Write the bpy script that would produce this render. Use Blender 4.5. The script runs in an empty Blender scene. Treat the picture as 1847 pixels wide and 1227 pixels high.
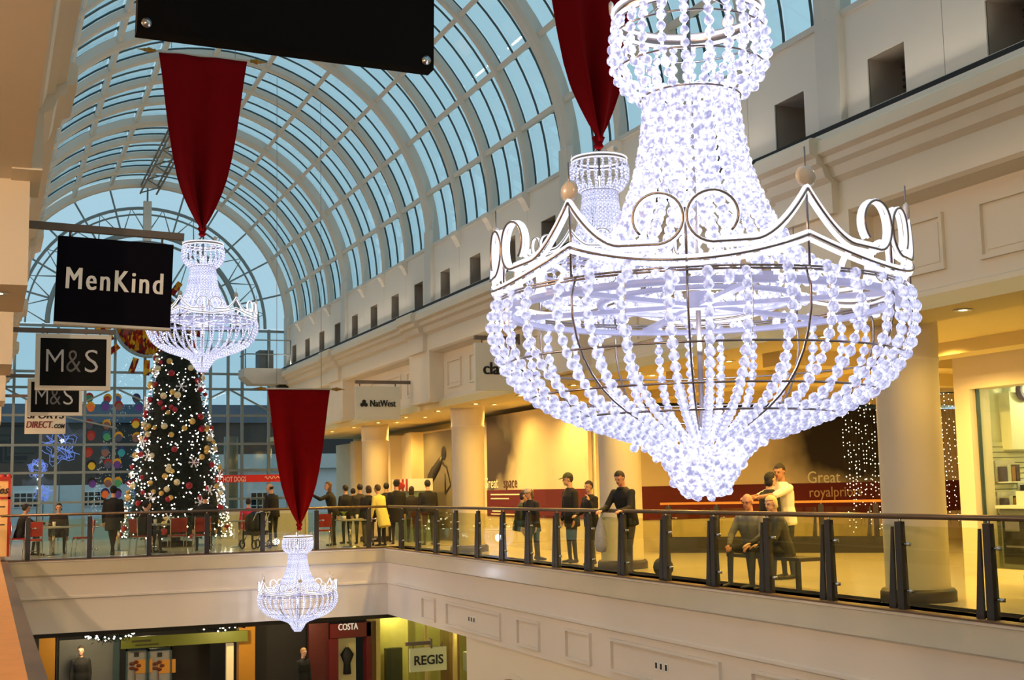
import bpy, bmesh, math, random
from mathutils import Vector, Matrix
PI = math.pi
S = bpy.context.scene
COL = S.collection

# ------------------------------------------------------------------ camera, world, exposure
F_PX, CX, CY, EYE = 2300.0, 923.5, 613.5, 1.52
_ax = Vector((-25.0 - CX, -(900.0 - CY), -F_PX)).normalized()
_p2 = Vector((975.0 - CX, -(880.0 - CY), -F_PX))
_up = _p2.cross(_ax).normalized()
if _up.y < 0: _up = -_up
_rt = _ax.cross(_up)
ROT = Matrix((_rt, _ax, _up))            # camera space -> world
cam_data = bpy.data.cameras.new('camera'); cam = bpy.data.objects.new('camera', cam_data); COL.objects.link(cam)
cam_data.sensor_fit = 'HORIZONTAL'; cam_data.sensor_width = 36.0; cam_data.lens = F_PX / 1847.0 * 36.0
cam_data.clip_start = 0.05; cam_data.clip_end = 500
cam.matrix_world = Matrix.Translation((0, 0, EYE)) @ ROT.to_4x4()
S.camera = cam

def at(px, py, X=None, Y=None, Z=None):
    "the point of a known real plane that the photograph shows at a pixel"
    d = ROT @ Vector((px - CX, -(py - CY), -F_PX))
    if X is not None: t = X / d.x
    elif Y is not None: t = Y / d.y
    else: t = (Z - EYE) / d.z
    return Vector((0, 0, EYE)) + d * t

W = bpy.data.worlds.new('overcast_dusk_sky'); S.world = W; W.use_nodes = True
_n = W.node_tree.nodes; _n['Background'].inputs['Color'].default_value = (0.50, 0.72, 0.84, 1); _n['Background'].inputs['Strength'].default_value = 0.74
S.view_settings.view_transform = 'Standard'; S.view_settings.look = 'None'
S.view_settings.exposure = 0.36; S.view_settings.gamma = 1.0; S.view_settings.use_curve_mapping = False

def lamp(name, kind, loc, energy, color, size=0.06, rot=None, parent=None, **kw):
    l = bpy.data.lights.new(name, kind); l.energy = energy; l.color = color
    if kind == 'AREA':
        l.shape = 'RECTANGLE'; l.size, l.size_y = size
    else: l.shadow_soft_size = size
    for k, v in kw.items(): setattr(l, k, v)
    o = bpy.data.objects.new(name, l); o.location = loc
    if rot: o.rotation_euler = rot
    COL.objects.link(o)
    if parent: o.parent = parent
    return o

# ------------------------------------------------------------------ materials
_M = {}
def lin(c): return tuple(((x / 255) / 12.92 if x / 255 <= .04045 else ((x / 255 + .055) / 1.055) ** 2.4) for x in c)
def mat(name, rgb, rough=.6, metal=0., emit=None, es=0., var=.06, scale=6., bump=0., spec=.5, coat=0., sampling=None):
    "procedural: base colour with a little noise, optional fine bump"
    if name in _M: return _M[name]
    m = bpy.data.materials.new(name); m.use_nodes = True; nt = m.node_tree; b = nt.nodes['Principled BSDF']
    c = lin(rgb)
    b.inputs['Roughness'].default_value = rough; b.inputs['Metallic'].default_value = metal
    b.inputs['Specular IOR Level'].default_value = spec; b.inputs['Coat Weight'].default_value = coat
    if var > 0:
        tc = nt.nodes.new('ShaderNodeTexCoord'); no = nt.nodes.new('ShaderNodeTexNoise'); no.inputs['Scale'].default_value = scale; no.inputs['Detail'].default_value = 4
        mx = nt.nodes.new('ShaderNodeMix'); mx.data_type = 'RGBA'
        mx.inputs[6].default_value = (*[x * (1 - var) for x in c], 1); mx.inputs[7].default_value = (*[min(1, x * (1 + var)) for x in c], 1)
        nt.links.new(tc.outputs['Object'], no.inputs['Vector']); nt.links.new(no.outputs['Fac'], mx.inputs[0]); nt.links.new(mx.outputs[2], b.inputs['Base Color'])
        if bump > 0:
            bp = nt.nodes.new('ShaderNodeBump'); bp.inputs['Strength'].default_value = bump; bp.inputs['Distance'].default_value = .01
            nt.links.new(no.outputs['Fac'], bp.inputs['Height']); nt.links.new(bp.outputs['Normal'], b.inputs['Normal'])
    else: b.inputs['Base Color'].default_value = (*c, 1)
    if emit is not None:
        b.inputs['Emission Color'].default_value = (*lin(emit), 1); b.inputs['Emission Strength'].default_value = es
    if sampling: m.cycles.emission_sampling = sampling
    _M[name] = m; return m

def glass_mat(name, tint, refl=.06, rough=.02, facing=True):
    if name in _M: return _M[name]
    m = bpy.data.materials.new(name); m.use_nodes = True; nt = m.node_tree; nt.nodes.clear()
    o = nt.nodes.new('ShaderNodeOutputMaterial'); t = nt.nodes.new('ShaderNodeBsdfTransparent'); g = nt.nodes.new('ShaderNodeBsdfGlossy'); x = nt.nodes.new('ShaderNodeMixShader')
    t.inputs['Color'].default_value = (*tint, 1); g.inputs['Roughness'].default_value = rough; g.inputs['Color'].default_value = (.9, .95, .95, 1)
    fr = nt.nodes.new('ShaderNodeLayerWeight'); fr.inputs['Blend'].default_value = .5
    pw = nt.nodes.new('ShaderNodeMath'); pw.operation = 'POWER'; pw.inputs[1].default_value = 4.5
    ma = nt.nodes.new('ShaderNodeMath'); ma.operation = 'MULTIPLY_ADD'; ma.inputs[1].default_value = .6; ma.inputs[2].default_value = refl * .5
    nt.links.new(fr.outputs['Facing'], pw.inputs[0]); nt.links.new(pw.outputs[0], ma.inputs[0])
    nt.links.new(ma.outputs[0], x.inputs[0]); nt.links.new(t.outputs[0], x.inputs[1]); nt.links.new(g.outputs[0], x.inputs[2]); nt.links.new(x.outputs[0], o.inputs[0])
    _M[name] = m; return m

def crystal_mat(name, rgb, es, mix=.35):
    "clear acrylic bead lit from inside by its diode: partly see-through, shiny, softly glowing"
    if name in _M: return _M[name]
    m = bpy.data.materials.new(name); m.use_nodes = True; nt = m.node_tree; b = nt.nodes['Principled BSDF']; o = nt.nodes['Material Output']
    b.inputs['Base Color'].default_value = (.12, .12, .15, 1); b.inputs['Roughness'].default_value = .15
    b.inputs['Specular IOR Level'].default_value = .9
    b.inputs['Emission Color'].default_value = (*lin(rgb), 1); b.inputs['Emission Strength'].default_value = es
    tc = nt.nodes.new('ShaderNodeTexCoord'); no = nt.nodes.new('ShaderNodeTexNoise'); no.inputs['Scale'].default_value = 42; no.inputs['Detail'].default_value = 1
    ra = nt.nodes.new('ShaderNodeValToRGB'); ra.color_ramp.elements[0].position = .36; ra.color_ramp.elements[1].position = .62  # uneven glow painted into the emission, standing for facet highlights
    ra.color_ramp.elements[0].color = tuple(v * .62 for v in lin((188, 190, 250))) + (1,); ra.color_ramp.elements[1].color = (*[v * 1.25 for v in lin(rgb)], 1)
    nt.links.new(tc.outputs['Object'], no.inputs['Vector']); nt.links.new(no.outputs['Fac'], ra.inputs[0]); nt.links.new(ra.outputs[0], b.inputs['Emission Color'])
    t = nt.nodes.new('ShaderNodeBsdfTransparent'); x = nt.nodes.new('ShaderNodeMixShader'); x.inputs[0].default_value = mix
    nt.links.new(b.outputs[0], x.inputs[1]); nt.links.new(t.outputs[0], x.inputs[2]); nt.links.new(x.outputs[0], o.inputs[0])
    m.cycles.emission_sampling = 'NONE'
    _M[name] = m; return m

CREAM = mat('cream_plaster', (226, 214, 192), .75, var=.03, scale=1.3)
UPPER = mat('grey_white_plaster', (222, 214, 203), .8, var=.03, scale=1.1)
PARA = mat('parapet_plaster', (224, 214, 202), .7, var=.03, scale=1.0)
STEEL = mat('pale_grey_painted_steel', (206, 200, 190), .5, var=.04, scale=3)
DKBAR = mat('dark_grey_aluminium', (66, 86, 90), .5, metal=.3, var=.05)
POST = mat('charcoal_steel', (62, 60, 60), .45, metal=.5, var=.06)
CHROME = mat('polished_steel', (190, 190, 190), .22, metal=1, var=0)
BRONZE = mat('bronze_handrail', (112, 92, 74), .35, metal=.6, var=.1, scale=9)
TIMBER = mat('orange_brown_timber', (206, 140, 64), .45, var=.18, scale=14)
BLACK = mat('black_sign_face', (5, 5, 5), .8, var=.0, spec=.1)
WHITE = mat('white_enamel', (235, 232, 225), .5, var=.02)
TILE = mat('polished_cream_floor_tile', (206, 196, 172), .16, var=.06, scale=2)
DARKGAP = mat('dark_recess', (40, 38, 36), .8, var=.05)
ROOFGLASS = glass_mat('roof_glass', (.86, .93, .94))
CLEAR = glass_mat('clear_balustrade_glass', (.94, .95, .80), refl=.08)
SHOPGLASS = glass_mat('shop_window_glass', (.93, .96, .92))
WALLGLASS = glass_mat('gable_glass', (.84, .92, .94))

# ------------------------------------------------------------------ mesh helpers
class MB:
    def __init__(s): s.v, s.f, s.mi, s.sm = [], [], [], []
    def add(s, vs, fs, m=0, smooth=False, M=None):
        b = len(s.v)
        s.v += [tuple(M @ Vector(v)) for v in vs] if M is not None else [tuple(v) for v in vs]
        for f in fs: s.f.append(tuple(b + i for i in f)); s.mi.append(m); s.sm.append(smooth)
        return s
    def box(s, x0, x1, y0, y1, z0, z1, m=0, M=None):
        vs = [(x, y, z) for z in (z0, z1) for y in (y0, y1) for x in (x0, x1)]
        return s.add(vs, [(0, 2, 3, 1), (4, 5, 7, 6), (0, 1, 5, 4), (2, 6, 7, 3), (0, 4, 6, 2), (1, 3, 7, 5)], m, False, M)
    def bar(s, a, b, w, h, m=0, up=(0, 0, 1)):
        a, b = Vector(a), Vector(b); d = b - a; L = d.length
        if L < 1e-6: return s
        d /= L; u = Vector(up)
        if abs(d.dot(u)) > .98: u = Vector((1, 0, 0))
        x = d.cross(u).normalized(); z = x.cross(d)
        M = Matrix((x, d, z)).transposed().to_4x4(); M.translation = a
        return s.box(-w / 2, w / 2, 0, L, -h / 2, h / 2, m, M)
    def tube(s, pts, r, n=6, closed=False, m=0, smooth=True):
        pts = [Vector(p) for p in pts]; k = len(pts); vs = []; fs = []
        rr = r if isinstance(r, (list, tuple)) else [r] * k
        pu = None
        for i, p in enumerate(pts):
            if closed: d = pts[(i + 1) % k] - pts[i - 1]
            else: d = pts[min(i + 1, k - 1)] - pts[max(i - 1, 0)]
            d = d.normalized() if d.length > 1e-9 else Vector((0, 0, 1))
            u = pu if pu is not None else (Vector((0, 0, 1)) if abs(d.z) < .9 else Vector((1, 0, 0)))
            x = d.cross(u)
            if x.length < 1e-6: x = d.orthogonal()
            x.normalize(); y = x.cross(d).normalized(); pu = y
            for j in range(n):
                a = 2 * PI * j / n; vs.append(p + (x * math.cos(a) + y * math.sin(a)) * rr[i])
        for i in range(k if closed else k - 1):
            for j in range(n):
                a = i * n + j; b = i * n + (j + 1) % n; c = ((i + 1) % k) * n + (j + 1) % n; d_ = ((i + 1) % k) * n + j
                fs.append((a, b, c, d_))
        if not closed: fs += [tuple(range(n - 1, -1, -1)), tuple((k - 1) * n + j for j in range(n))]
        return s.add(vs, fs, m, smooth)
    def lathe(s, prof, n=16, c=(0, 0, 0), m=0, smooth=True, a0=0., a1=2 * PI, M=None):
        full = abs(a1 - a0 - 2 * PI) < 1e-6; k = n if full else n + 1; vs = []; fs = []
        for r, z in prof:
            for j in range(k):
                a = a0 + (a1 - a0) * j / n; vs.append((c[0] + r * math.cos(a), c[1] + r * math.sin(a), c[2] + z))
        for i in range(len(prof) - 1):
            for j in range(n):
                q = (j + 1) % k if full else j + 1
                fs.append((i * k + j, i * k + q, (i + 1) * k + q, (i + 1) * k + j))
        return s.add(vs, fs, m, smooth, M)
    def ball(s, c, r, nu=10, nv=7, m=0, smooth=True, M=None):
        r = (r, r, r) if not isinstance(r, (tuple, list)) else r
        vs = [(c[0], c[1], c[2] - r[2])]; fs = []
        for i in range(1, nv):
            t = -PI / 2 + PI * i / nv
            for j in range(nu):
                a = 2 * PI * j / nu; vs.append((c[0] + r[0] * math.cos(t) * math.cos(a), c[1] + r[1] * math.cos(t) * math.sin(a), c[2] + r[2] * math.sin(t)))
        vs.append((c[0], c[1], c[2] + r[2])); e = len(vs) - 1
        for j in range(nu):
            fs.append((0, 1 + (j + 1) % nu, 1 + j)); q = 1 + (nv - 2) * nu; fs.append((e, q + j, q + (j + 1) % nu))
        for i in range(nv - 2):
            for j in range(nu):
                a = 1 + i * nu + j; b = 1 + i * nu + (j + 1) % nu; fs.append((a, b, b + nu, a + nu))
        return s.add(vs, fs, m, smooth, M)
    def prism(s, poly, a0, a1, axis='y', m=0, M=None):
        "poly in the plane of the two other axes, extruded along axis"
        k = len(poly)
        def P(p, a):
            if axis == 'y': return (p[0], a, p[1])
            if axis == 'x': return (a, p[0], p[1])
            return (p[0], p[1], a)
        vs = [P(p, a0) for p in poly] + [P(p, a1) for p in poly]
        fs = [tuple(range(k)), tuple(range(2 * k - 1, k - 1, -1))] + [(i, i + k, (i + 1) % k + k, (i + 1) % k) for i in range(k)]
        return s.add(vs, fs, m, False, M)
    def mesh(s, name, mats):
        me = bpy.data.meshes.new(name); me.from_pydata(s.v, [], s.f)
        for m in (mats if isinstance(mats, (list, tuple)) else [mats]): me.materials.append(m)
        me.polygons.foreach_set('material_index', s.mi); me.polygons.foreach_set('use_smooth', s.sm)
        bm = bmesh.new(); bm.from_mesh(me); bmesh.ops.recalc_face_normals(bm, faces=bm.faces); bm.to_mesh(me); bm.free()
        return me
    def obj(s, name, mats, parent=None, **kw): return link(name, s.mesh(name, mats), parent, **kw)

def tag(o, label=None, cat=None, group=None, kind=None):
    if label: o['label'] = label
    if cat: o['category'] = cat
    if group: o['group'] = group
    if kind: o['kind'] = kind
    return o
def link(name, me, parent=None, loc=None, rz=None, M=None, **kw):
    o = bpy.data.objects.new(name, me); COL.objects.link(o)
    if parent: o.parent = parent
    if M is not None: o.matrix_local = M
    if loc is not None: o.location = loc
    if rz is not None: o.rotation_euler = (0, 0, rz)
    return tag(o, **kw)
def empty(name, loc=(0, 0, 0), rz=0., parent=None, **kw):
    o = link(name, None, parent, loc, rz, **kw); o.empty_display_size = .2; return o
def kids(o): return [c for c in COL.objects if c.parent == o]
def copy_tree(o, children=None):
    "copy of a thing with copies of its parts and sub-parts (mesh data shared)"
    def go(x, par):
        c = x.copy(); COL.objects.link(c); c.parent = par
        for k in list(x.children): go(k, c)
        return c
    return go(o, o.parent)

_TX = {}
def text_mesh(body, size, mats, extrude=.004, offset=0., align='CENTER', spacing=1., shear=0.):
    cu = bpy.data.curves.new('lettering', 'FONT'); cu.body = body; cu.size = size; cu.extrude = extrude; cu.offset = offset
    cu.align_x = align; cu.align_y = 'CENTER'; cu.space_character = spacing; cu.shear = shear; cu.resolution_u = 3
    o = bpy.data.objects.new('lettering', cu); COL.objects.link(o)
    dg = bpy.context.evaluated_depsgraph_get(); me = bpy.data.meshes.new_from_object(o.evaluated_get(dg))
    bpy.data.objects.remove(o); me.materials.clear(); me.materials.append(mats); return me
FRONT = Matrix(((1, 0, 0, 0), (0, 0, -1, 0), (0, 1, 0, 0), (0, 0, 0, 1)))        # text faces -Y
SIDE = Matrix(((0, 0, -1, 0), (-1, 0, 0, 0), (0, 1, 0, 0), (0, 0, 0, 1)))        # text faces -X
def text(name, body, size, m, loc, parent, basis=FRONT, fit=None, bold=0., **kw):
    me = text_mesh(body, size, m, **kw)
    if bold:                                            # heavier weight: the same outline struck three times side by side
        bm = bmesh.new(); bm.from_mesh(me); n0 = len(me.vertices)
        for d in (-bold, bold):
            k0 = len(bm.verts); bm.from_mesh(me); bm.verts.ensure_lookup_table()
            for v in bm.verts[k0:]: v.co.x += d; v.co.z += d * .02
        bm.to_mesh(me); bm.free()
    xs = [v.co.x for v in me.vertices]; w = max(xs) - min(xs); k = Matrix.Identity(4)
    if fit: k[0][0] = fit / w
    return link(name, me, parent, M=Matrix.Translation(loc) @ basis @ k)
rnd = random.Random(7)
ORD = 'nearest second third fourth fifth sixth seventh eighth ninth tenth eleventh twelfth thirteenth fourteenth fifteenth'.split()
# ------------------------------------------------------------------ the building
XC, ZC, RV = 5.1, 7.53, 4.95
PIERS = [5.1 + 8.2 * i - 8.2 for i in range(7)]       # -3.1 ... 46.1
YEND = PIERS[-1] + .2
YB = -6.0
YBR = 33.2                                             # near edge of the bridge (food court)
XR, XL = 9.88, .48
# floors
f = MB(); f.box(XR, 26, YB, 50, -.35, 0); f.box(XL, XR, YBR, 50, -.35, 0); f.obj('floor', TILE, kind='structure')
f = MB(); f.box(-6, XL, YB, 50, -.35, 0); f.obj('floor', mat('dim_bounce_floor', (112, 84, 60), .8, var=.1, scale=9), kind='structure')  # dark colour given to this unseen floor to cut bounced light
f = MB(); f.box(-6, 26, YB, 60, -5.5, -5.3); f.obj('floor', mat('lower_floor_tile', (150, 138, 120), .25), kind='structure')
# tile joints of the near gallery floor
# vault ------------------------------------------------------------
def arc(r, a0=0., a1=PI, n=48): return [(XC + r * math.cos(a0 + (a1 - a0) * i / n), ZC + r * math.sin(a0 + (a1 - a0) * i / n)) for i in range(n + 1)]
def arc_beam(r0, r1, w, n=48, chamfer=.0):
    "arched beam, inner radius r0, outer r1, width w along y, rounded on its inner side"
    mb = MB(); sec = [(r0 + (r1 - r0) * .35, -w / 2), (r0 + .02, -w * .32), (r0, 0), (r0 + .02, w * .32), (r0 + (r1 - r0) * .35, w / 2), (r1, w / 2), (r1, -w / 2)]
    k = len(sec); vs = []; fs = []
    for i in range(n + 1):
        a = PI * i / n
        for r, y in sec: vs.append((XC + r * math.cos(a), y, ZC + r * math.sin(a)))
    for i in range(n):
        for j in range(k): fs.append((i * k + j, i * k + (j + 1) % k, (i + 1) * k + (j + 1) % k, (i + 1) * k + j))
    fs += [tuple(range(k)), tuple(n * k + j for j in range(k))]
    mb.add(vs, fs, 0, False); return mb
rib_me = arc_beam(RV, RV + .20, .19).mesh('rib', STEEL); main_me = arc_beam(RV - .06, RV + .24, .34).mesh('main_rib', STEEL)
RG = RV + .29
bar_me = MB(); _a = arc(RG - .03, n=48); bar_me.tube([(x, 0, z) for x, z in _a], .026, 4, smooth=False); bar_me = bar_me.mesh('glazing_bar', DKBAR)
NSEG, BAYW, NB = 12, 8.2, 12
pane_me = []
for i in range(NSEG):
    a0, a1 = PI * i / NSEG, PI * (i + 1) / NSEG; mb = MB(); e = .004; w = BAYW / NB - .05
    vs = []
    for r in (RG, RG + .02):
        for a in (a0 + e, (a0 + a1) / 2, a1 - e):
            for y in (-w / 2, w / 2): vs.append((XC + r * math.cos(a), y, ZC + r * math.sin(a)))
    fs = [(0, 1, 3, 2), (2, 3, 5, 4), (6, 8, 9, 7), (8, 10, 11, 9), (0, 6, 7, 1), (4, 5, 11, 10), (0, 2, 8, 6), (2, 4, 10, 8), (1, 7, 9, 3), (3, 9, 11, 5)]
    mb.add(vs, fs); pane_me.append(mb.mesh('pane', ROOFGLASS))
purl_me = []
for i in range(NSEG + 1):
    a = PI * i / NSEG; r = RV + .13; c = Vector((XC + r * math.cos(a), 0, ZC + r * math.sin(a)))
    mb = MB(); M = Matrix.Translation(c) @ Matrix.Rotation(-a, 4, 'Y'); mb.box(-.06, .06, -BAYW / 2 + .15, BAYW / 2 - .15, -.05, .05, 0, M)
    # dark glazing clips along the purlin
    for k in range(NB):
        y = -BAYW / 2 + BAYW / NB * (k + .5) - BAYW / NB / 2
        if abs(y) < BAYW / 2 - .3: mb.box(.05, .14, y - .04, y + .04, -.05, .05, 1, M)
    purl_me.append(mb.mesh('purlin', [STEEL, DKBAR]))
for b in range(6):
    y0, y1 = PIERS[b], PIERS[b + 1]; yc = (y0 + y1) / 2
    w = empty('window_%d' % (b + 1), (0, 0, 0), kind='structure')
    if b == 0:
        mb = MB()
        for i in range(NSEG):
            for x in arc(RG, PI * i / NSEG + .004, PI * (i + 1) / NSEG - .004, 2)[:1]: pass
            (xa, za), (xb, zb), (xc, zc) = arc(RG, PI * i / NSEG + .004, PI * (i + 1) / NSEG - .004, 2)
            mb.add([(xa, y0, za), (xa, y1, za), (xb, y1, zb), (xb, y0, zb), (xc, y1, zc), (xc, y0, zc)], [(0, 1, 2, 3), (3, 2, 4, 5)])
        mb.obj('pane', ROOFGLASS, w)
    else:
        for k in range(NB):
            for i in range(NSEG): link('pane', pane_me[i], w, (0, y0 + BAYW / NB * (k + .5), 0))
    for k in range(NB): link('glazing_bar', bar_me, w, (0, y0 + BAYW / NB * k, 0))
    for i in range(NSEG + 1): link('purlin', purl_me[i], w, (0, yc, 0))
    for k in range(1, 4): link('rib', rib_me, w, (0, y0 + BAYW / 4 * k, 0))
    link('main_rib', main_me, w, (0, y1 if b < 5 else y1, 0))
    if b == 0: link('main_rib', main_me, w, (0, y0, 0))
# ridge truss under the crown and an outside walkway over the left haunch
mb = MB()
for x in (XC - .28, XC + .28):
    for z in (ZC + RV + .02, ZC + RV - .22): mb.bar((x, 36, z), (x, YEND, z), .05, .05)
y = 36.0; s = 1
while y < YEND - 1:
    mb.bar((XC - .28 * s, y, ZC + RV - .22), (XC + .28 * s, y + 1.02, ZC + RV - .22), .035, .035); mb.bar((XC - .28, y, ZC + RV - .22), (XC - .28, y + 1.02, ZC + RV), .03, .03); mb.bar((XC + .28, y, ZC + RV - .22), (XC + .28, y + 1.02, ZC + RV), .03, .03); y += 1.02; s = -s
mb.obj('trim_1', mat('brown_grey_truss', (120, 110, 98), .6), kind='structure')
mb = MB()
for da in (2.50, 2.62):
    for r in (RG + .35, RG + .95): mb.tube([(XC + r * math.cos(da), YB, ZC + r * math.sin(da)), (XC + r * math.cos(da), YEND, ZC + r * math.sin(da))], .04, 5)
y = 0.
while y < YEND:
    for da in (2.50, 2.62): mb.bar((XC + (RG + .1) * math.cos(da), y, ZC + (RG + .1) * math.sin(da)), (XC + (RG + .95) * math.cos(da), y, ZC + (RG + .95) * math.sin(da)), .05, .05)
    mb.bar((XC + (RG + .4) * math.cos(2.5), y, ZC + (RG + .4) * math.sin(2.5)), (XC + (RG + .4) * math.cos(2.62), y, ZC + (RG + .4) * math.sin(2.62)), .5, .04); y += 1.025
mb.obj('trim_2', mat('blue_grey_walkway', (52, 70, 84), .6), kind='structure')

# upper side walls --------------------------------------------------
XW = 10.1                                              # right wall plane; the left one mirrors it about XC
def mx(x, side): return x if side > 0 else 2 * XC - x
WW, WZ0, WZ1, WD = .70, 6.08, 6.79, .62
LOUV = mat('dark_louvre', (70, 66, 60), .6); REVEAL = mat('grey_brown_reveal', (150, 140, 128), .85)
slat_me = MB().box(-.02, .02, -.33, .33, -.012, .012, 0, Matrix.Rotation(.7, 4, 'Y')).mesh('louvre_slat', LOUV)
for side, nm in ((1, 'wall_right'), (-1, 'wall_left')):
    wall = empty(nm, kind='structure')
    def bx(mb, x0, x1, *a, m=0):
        p, q = mx(x0, side), mx(x1, side); mb.box(min(p, q), max(p, q), *a, m)
    back = MB(); bx(back, XW + .02, XW + .08, YB, YEND, 5.5, WZ0 - .03); bx(back, XW + .02, XW + .08, YB, YEND, WZ1 + .03, ZC + .05); bx(back, XW + WD, XW + WD + .08, YB, YEND, 5.5, ZC)
    back.obj('backing', DARKGAP, wall)
    rec = MB()
    for b in range(6):
        for k in range(4):
            yc = PIERS[b] + BAYW / 4 * (k + .5); a, c = yc - BAYW / 8 + .006, yc + BAYW / 8 - .006; p = MB()
            bx(p, XW, XW + .03, a, c, 5.62, WZ0); bx(p, XW, XW + .03, a, c, WZ1, ZC)
            bx(p, XW, XW + .03, a, yc - WW / 2, WZ0, WZ1); bx(p, XW, XW + .03, yc + WW / 2, c, WZ0, WZ1)
            p.obj('wall_panel', UPPER, wall)
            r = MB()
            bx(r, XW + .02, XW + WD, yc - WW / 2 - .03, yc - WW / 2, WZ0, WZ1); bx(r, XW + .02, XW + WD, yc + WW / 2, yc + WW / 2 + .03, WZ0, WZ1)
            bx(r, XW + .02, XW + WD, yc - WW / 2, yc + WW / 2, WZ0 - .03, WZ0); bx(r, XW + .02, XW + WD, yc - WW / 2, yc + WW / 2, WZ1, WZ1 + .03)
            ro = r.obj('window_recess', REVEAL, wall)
            if side > 0 and 5 < yc < 20:
                for j in range(8): link('louvre_slat', slat_me, ro, (XW + WD - .08, yc, WZ0 + .06 + j * .085))
    sill = MB(); bx(sill, XW - .04, XW + .5, YB, YEND, ZC - .03, ZC + .05); sill.obj('sill', STEEL, wall)
    for b in range(7):
        y = PIERS[b]; p = MB(); bx(p, XW - .10, XW + .14, y - .24, y + .24, 5.6, ZC + .4); bx(p, XW - .02, XW + .04, y + .24, y + .27, 5.7, ZC, m=1)
        p.obj('pier', [STEEL, DARKGAP], wall)
        if b < 6:
            for k in range(1, 4):
                yy = y + BAYW / 4 * k; c = MB()
                pts = [(XW + .01, ZC - .02), (XW - .17, ZC - .02), (XW - .17, ZC - .12), (XW - .10, ZC - .20), (XW - .02, ZC - .36), (XW + .01, ZC - .36)]
                c.prism([(mx(x, side), z) for x, z in pts], yy - .13, yy + .13); c.obj('corbel', UPPER, wall)
    # entablature: cornice, fascia, recessed frieze
    prof = [(XW + .1, 5.80), (9.60, 5.80), (9.57, 5.77), (9.57, 5.62), (9.66, 5.58), (9.67, 5.50), (9.75, 5.46), (9.79, 5.34), (9.88, 5.28), (9.88, 4.90), (9.93, 4.86), (10.24, 4.82), (10.24, 3.76), (10.20, 3.74), (10.20, 3.66), (XW + .8, 3.66), (XW + .8, 5.0)]
    if side < 0: prof = prof[:9] + [(9.88, 4.72), (14.0, 4.72), (14.0, 4.9), (XW + .1, 4.9)]      # open bays on the left: only cornice and fascia
    e = MB(); e.prism([(mx(x, side), z) for x, z in prof], YB, YEND); e.obj('entablature', CREAM, wall)
    e = MB(); bx(e, 9.76, XW, YB, YEND, 5.80, 5.93); e.obj('ledge_upstand', UPPER, wall)
    e = MB(); bx(e, 9.80, XW - .02, YB, YEND, 5.93, 6.01); e.obj('cable_tray', mat('black_cable_tray', (22, 22, 22), .7), wall)
    for b in range(7):
        y = PIERS[b] + .35; e = MB(); zb = 4.885 if side > 0 else 4.705; pr = [(XW + .06, 5.83)] + [(x - .11, z + (.03 if z > 5.7 else 0)) for x, z in prof[1:9]] + [(9.77, zb), (10.05, zb), (10.05, 5.0)]
        e.prism([(mx(x, side), z) for x, z in pr], y - .62, y + .62); 
        if side > 0: bx(e, 9.87, 10.6, y - .8, y + .8, 3.64, 4.9); bx(e, 9.84, 9.87, y - .84, y + .84, 3.64, 3.72)
        elif b >= 2: bx(e, 9.87, 14, y - .12, y + 1.9, 3.64, 4.9)
        e.obj('entablature_break', CREAM, wall)
        # frieze panels of the bay: narrow, wide, narrow
        for off, wd in ((1.75, .95), (4.25, 2.9), (6.75, .95)):
            yy = y + off - .35 + .2
            if yy > YEND - 1 or side < 0: continue
            e = MB(); x = 10.24; t = .045; w2 = wd / 2; z0, z1 = 3.95, 4.62
            for (ya, yb, za, zb) in ((yy - w2, yy + w2, z0, z0 + .05), (yy - w2, yy + w2, z1 - .05, z1), (yy - w2, yy - w2 + .05, z0 + .05, z1 - .05), (yy + w2 - .05, yy + w2, z0 + .05, z1 - .05)):
                bx(e, x - t, x + .01, ya, yb, za, zb)
            bx(e, x - .012, x + .01, yy - w2 + .1, yy + w2 - .1, z0 + .1, z1 - .1)
            e.obj('frieze_panel', CREAM, wall)

# gallery parapet slabs -----------------------------------------------
def slab_prof(x, s):   # s = +1: face looks to -x
    return [(x + .9 * s, 0), (x - .02 * s, 0), (x - .02 * s, -.035), (x + .03 * s, -.06), (x + .02 * s, -.12), (x + .06 * s, -.24), (x + .09 * s, -.31), (x + .05 * s, -.33), (x + .05 * s, -.37), (x + .09 * s, -.39), (x + .09 * s, -.86), (x + .05 * s, -.88), (x + .05 * s, -.92), (x + .11 * s, -.95), (x + .11 * s, -1.75), (x + .9 * s, -1.75)]
sl = empty('trim_3', kind='structure')
m = MB(); m.prism(slab_prof(XR, 1), YB, YBR + .9); m.obj('right_parapet', PARA, sl)
m = MB(); m.prism(slab_prof(XL, -1), YB, YBR + .9); m.obj('left_parapet', PARA, sl)
m = MB(); m.prism([(YBR + (p[0] - XR), p[1]) for p in slab_prof(XR, 1)], XL, XR + .12, 'x'); m.obj('bridge_parapet', PARA, sl)
m = MB(); m.box(XR - .035, XR + .16, YB, YBR, 0, .02); m.box(XL, XR, YBR - .035, YBR + .16, 0, .02); m.box(XL - .16, XL + .035, YB, YBR, 0, .02); m.obj('edge_trim', mat('brown_edge_trim', (104, 78, 58), .5), sl)
m = MB(); m.box(XR + .6, 26, YB, 50, -1.9, -1.76); m.box(XL - .6, XR + .6, YBR + .6, 50, -1.9, -1.76); m.box(-6, XL - .6, YB, 50, -1.9, -1.76); m.obj('soffit', mat('dark_soffit', (60, 54, 46), .8), sl)
GROOVE = mat('panel_shadow_line', (150, 134, 116), .8)
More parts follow.
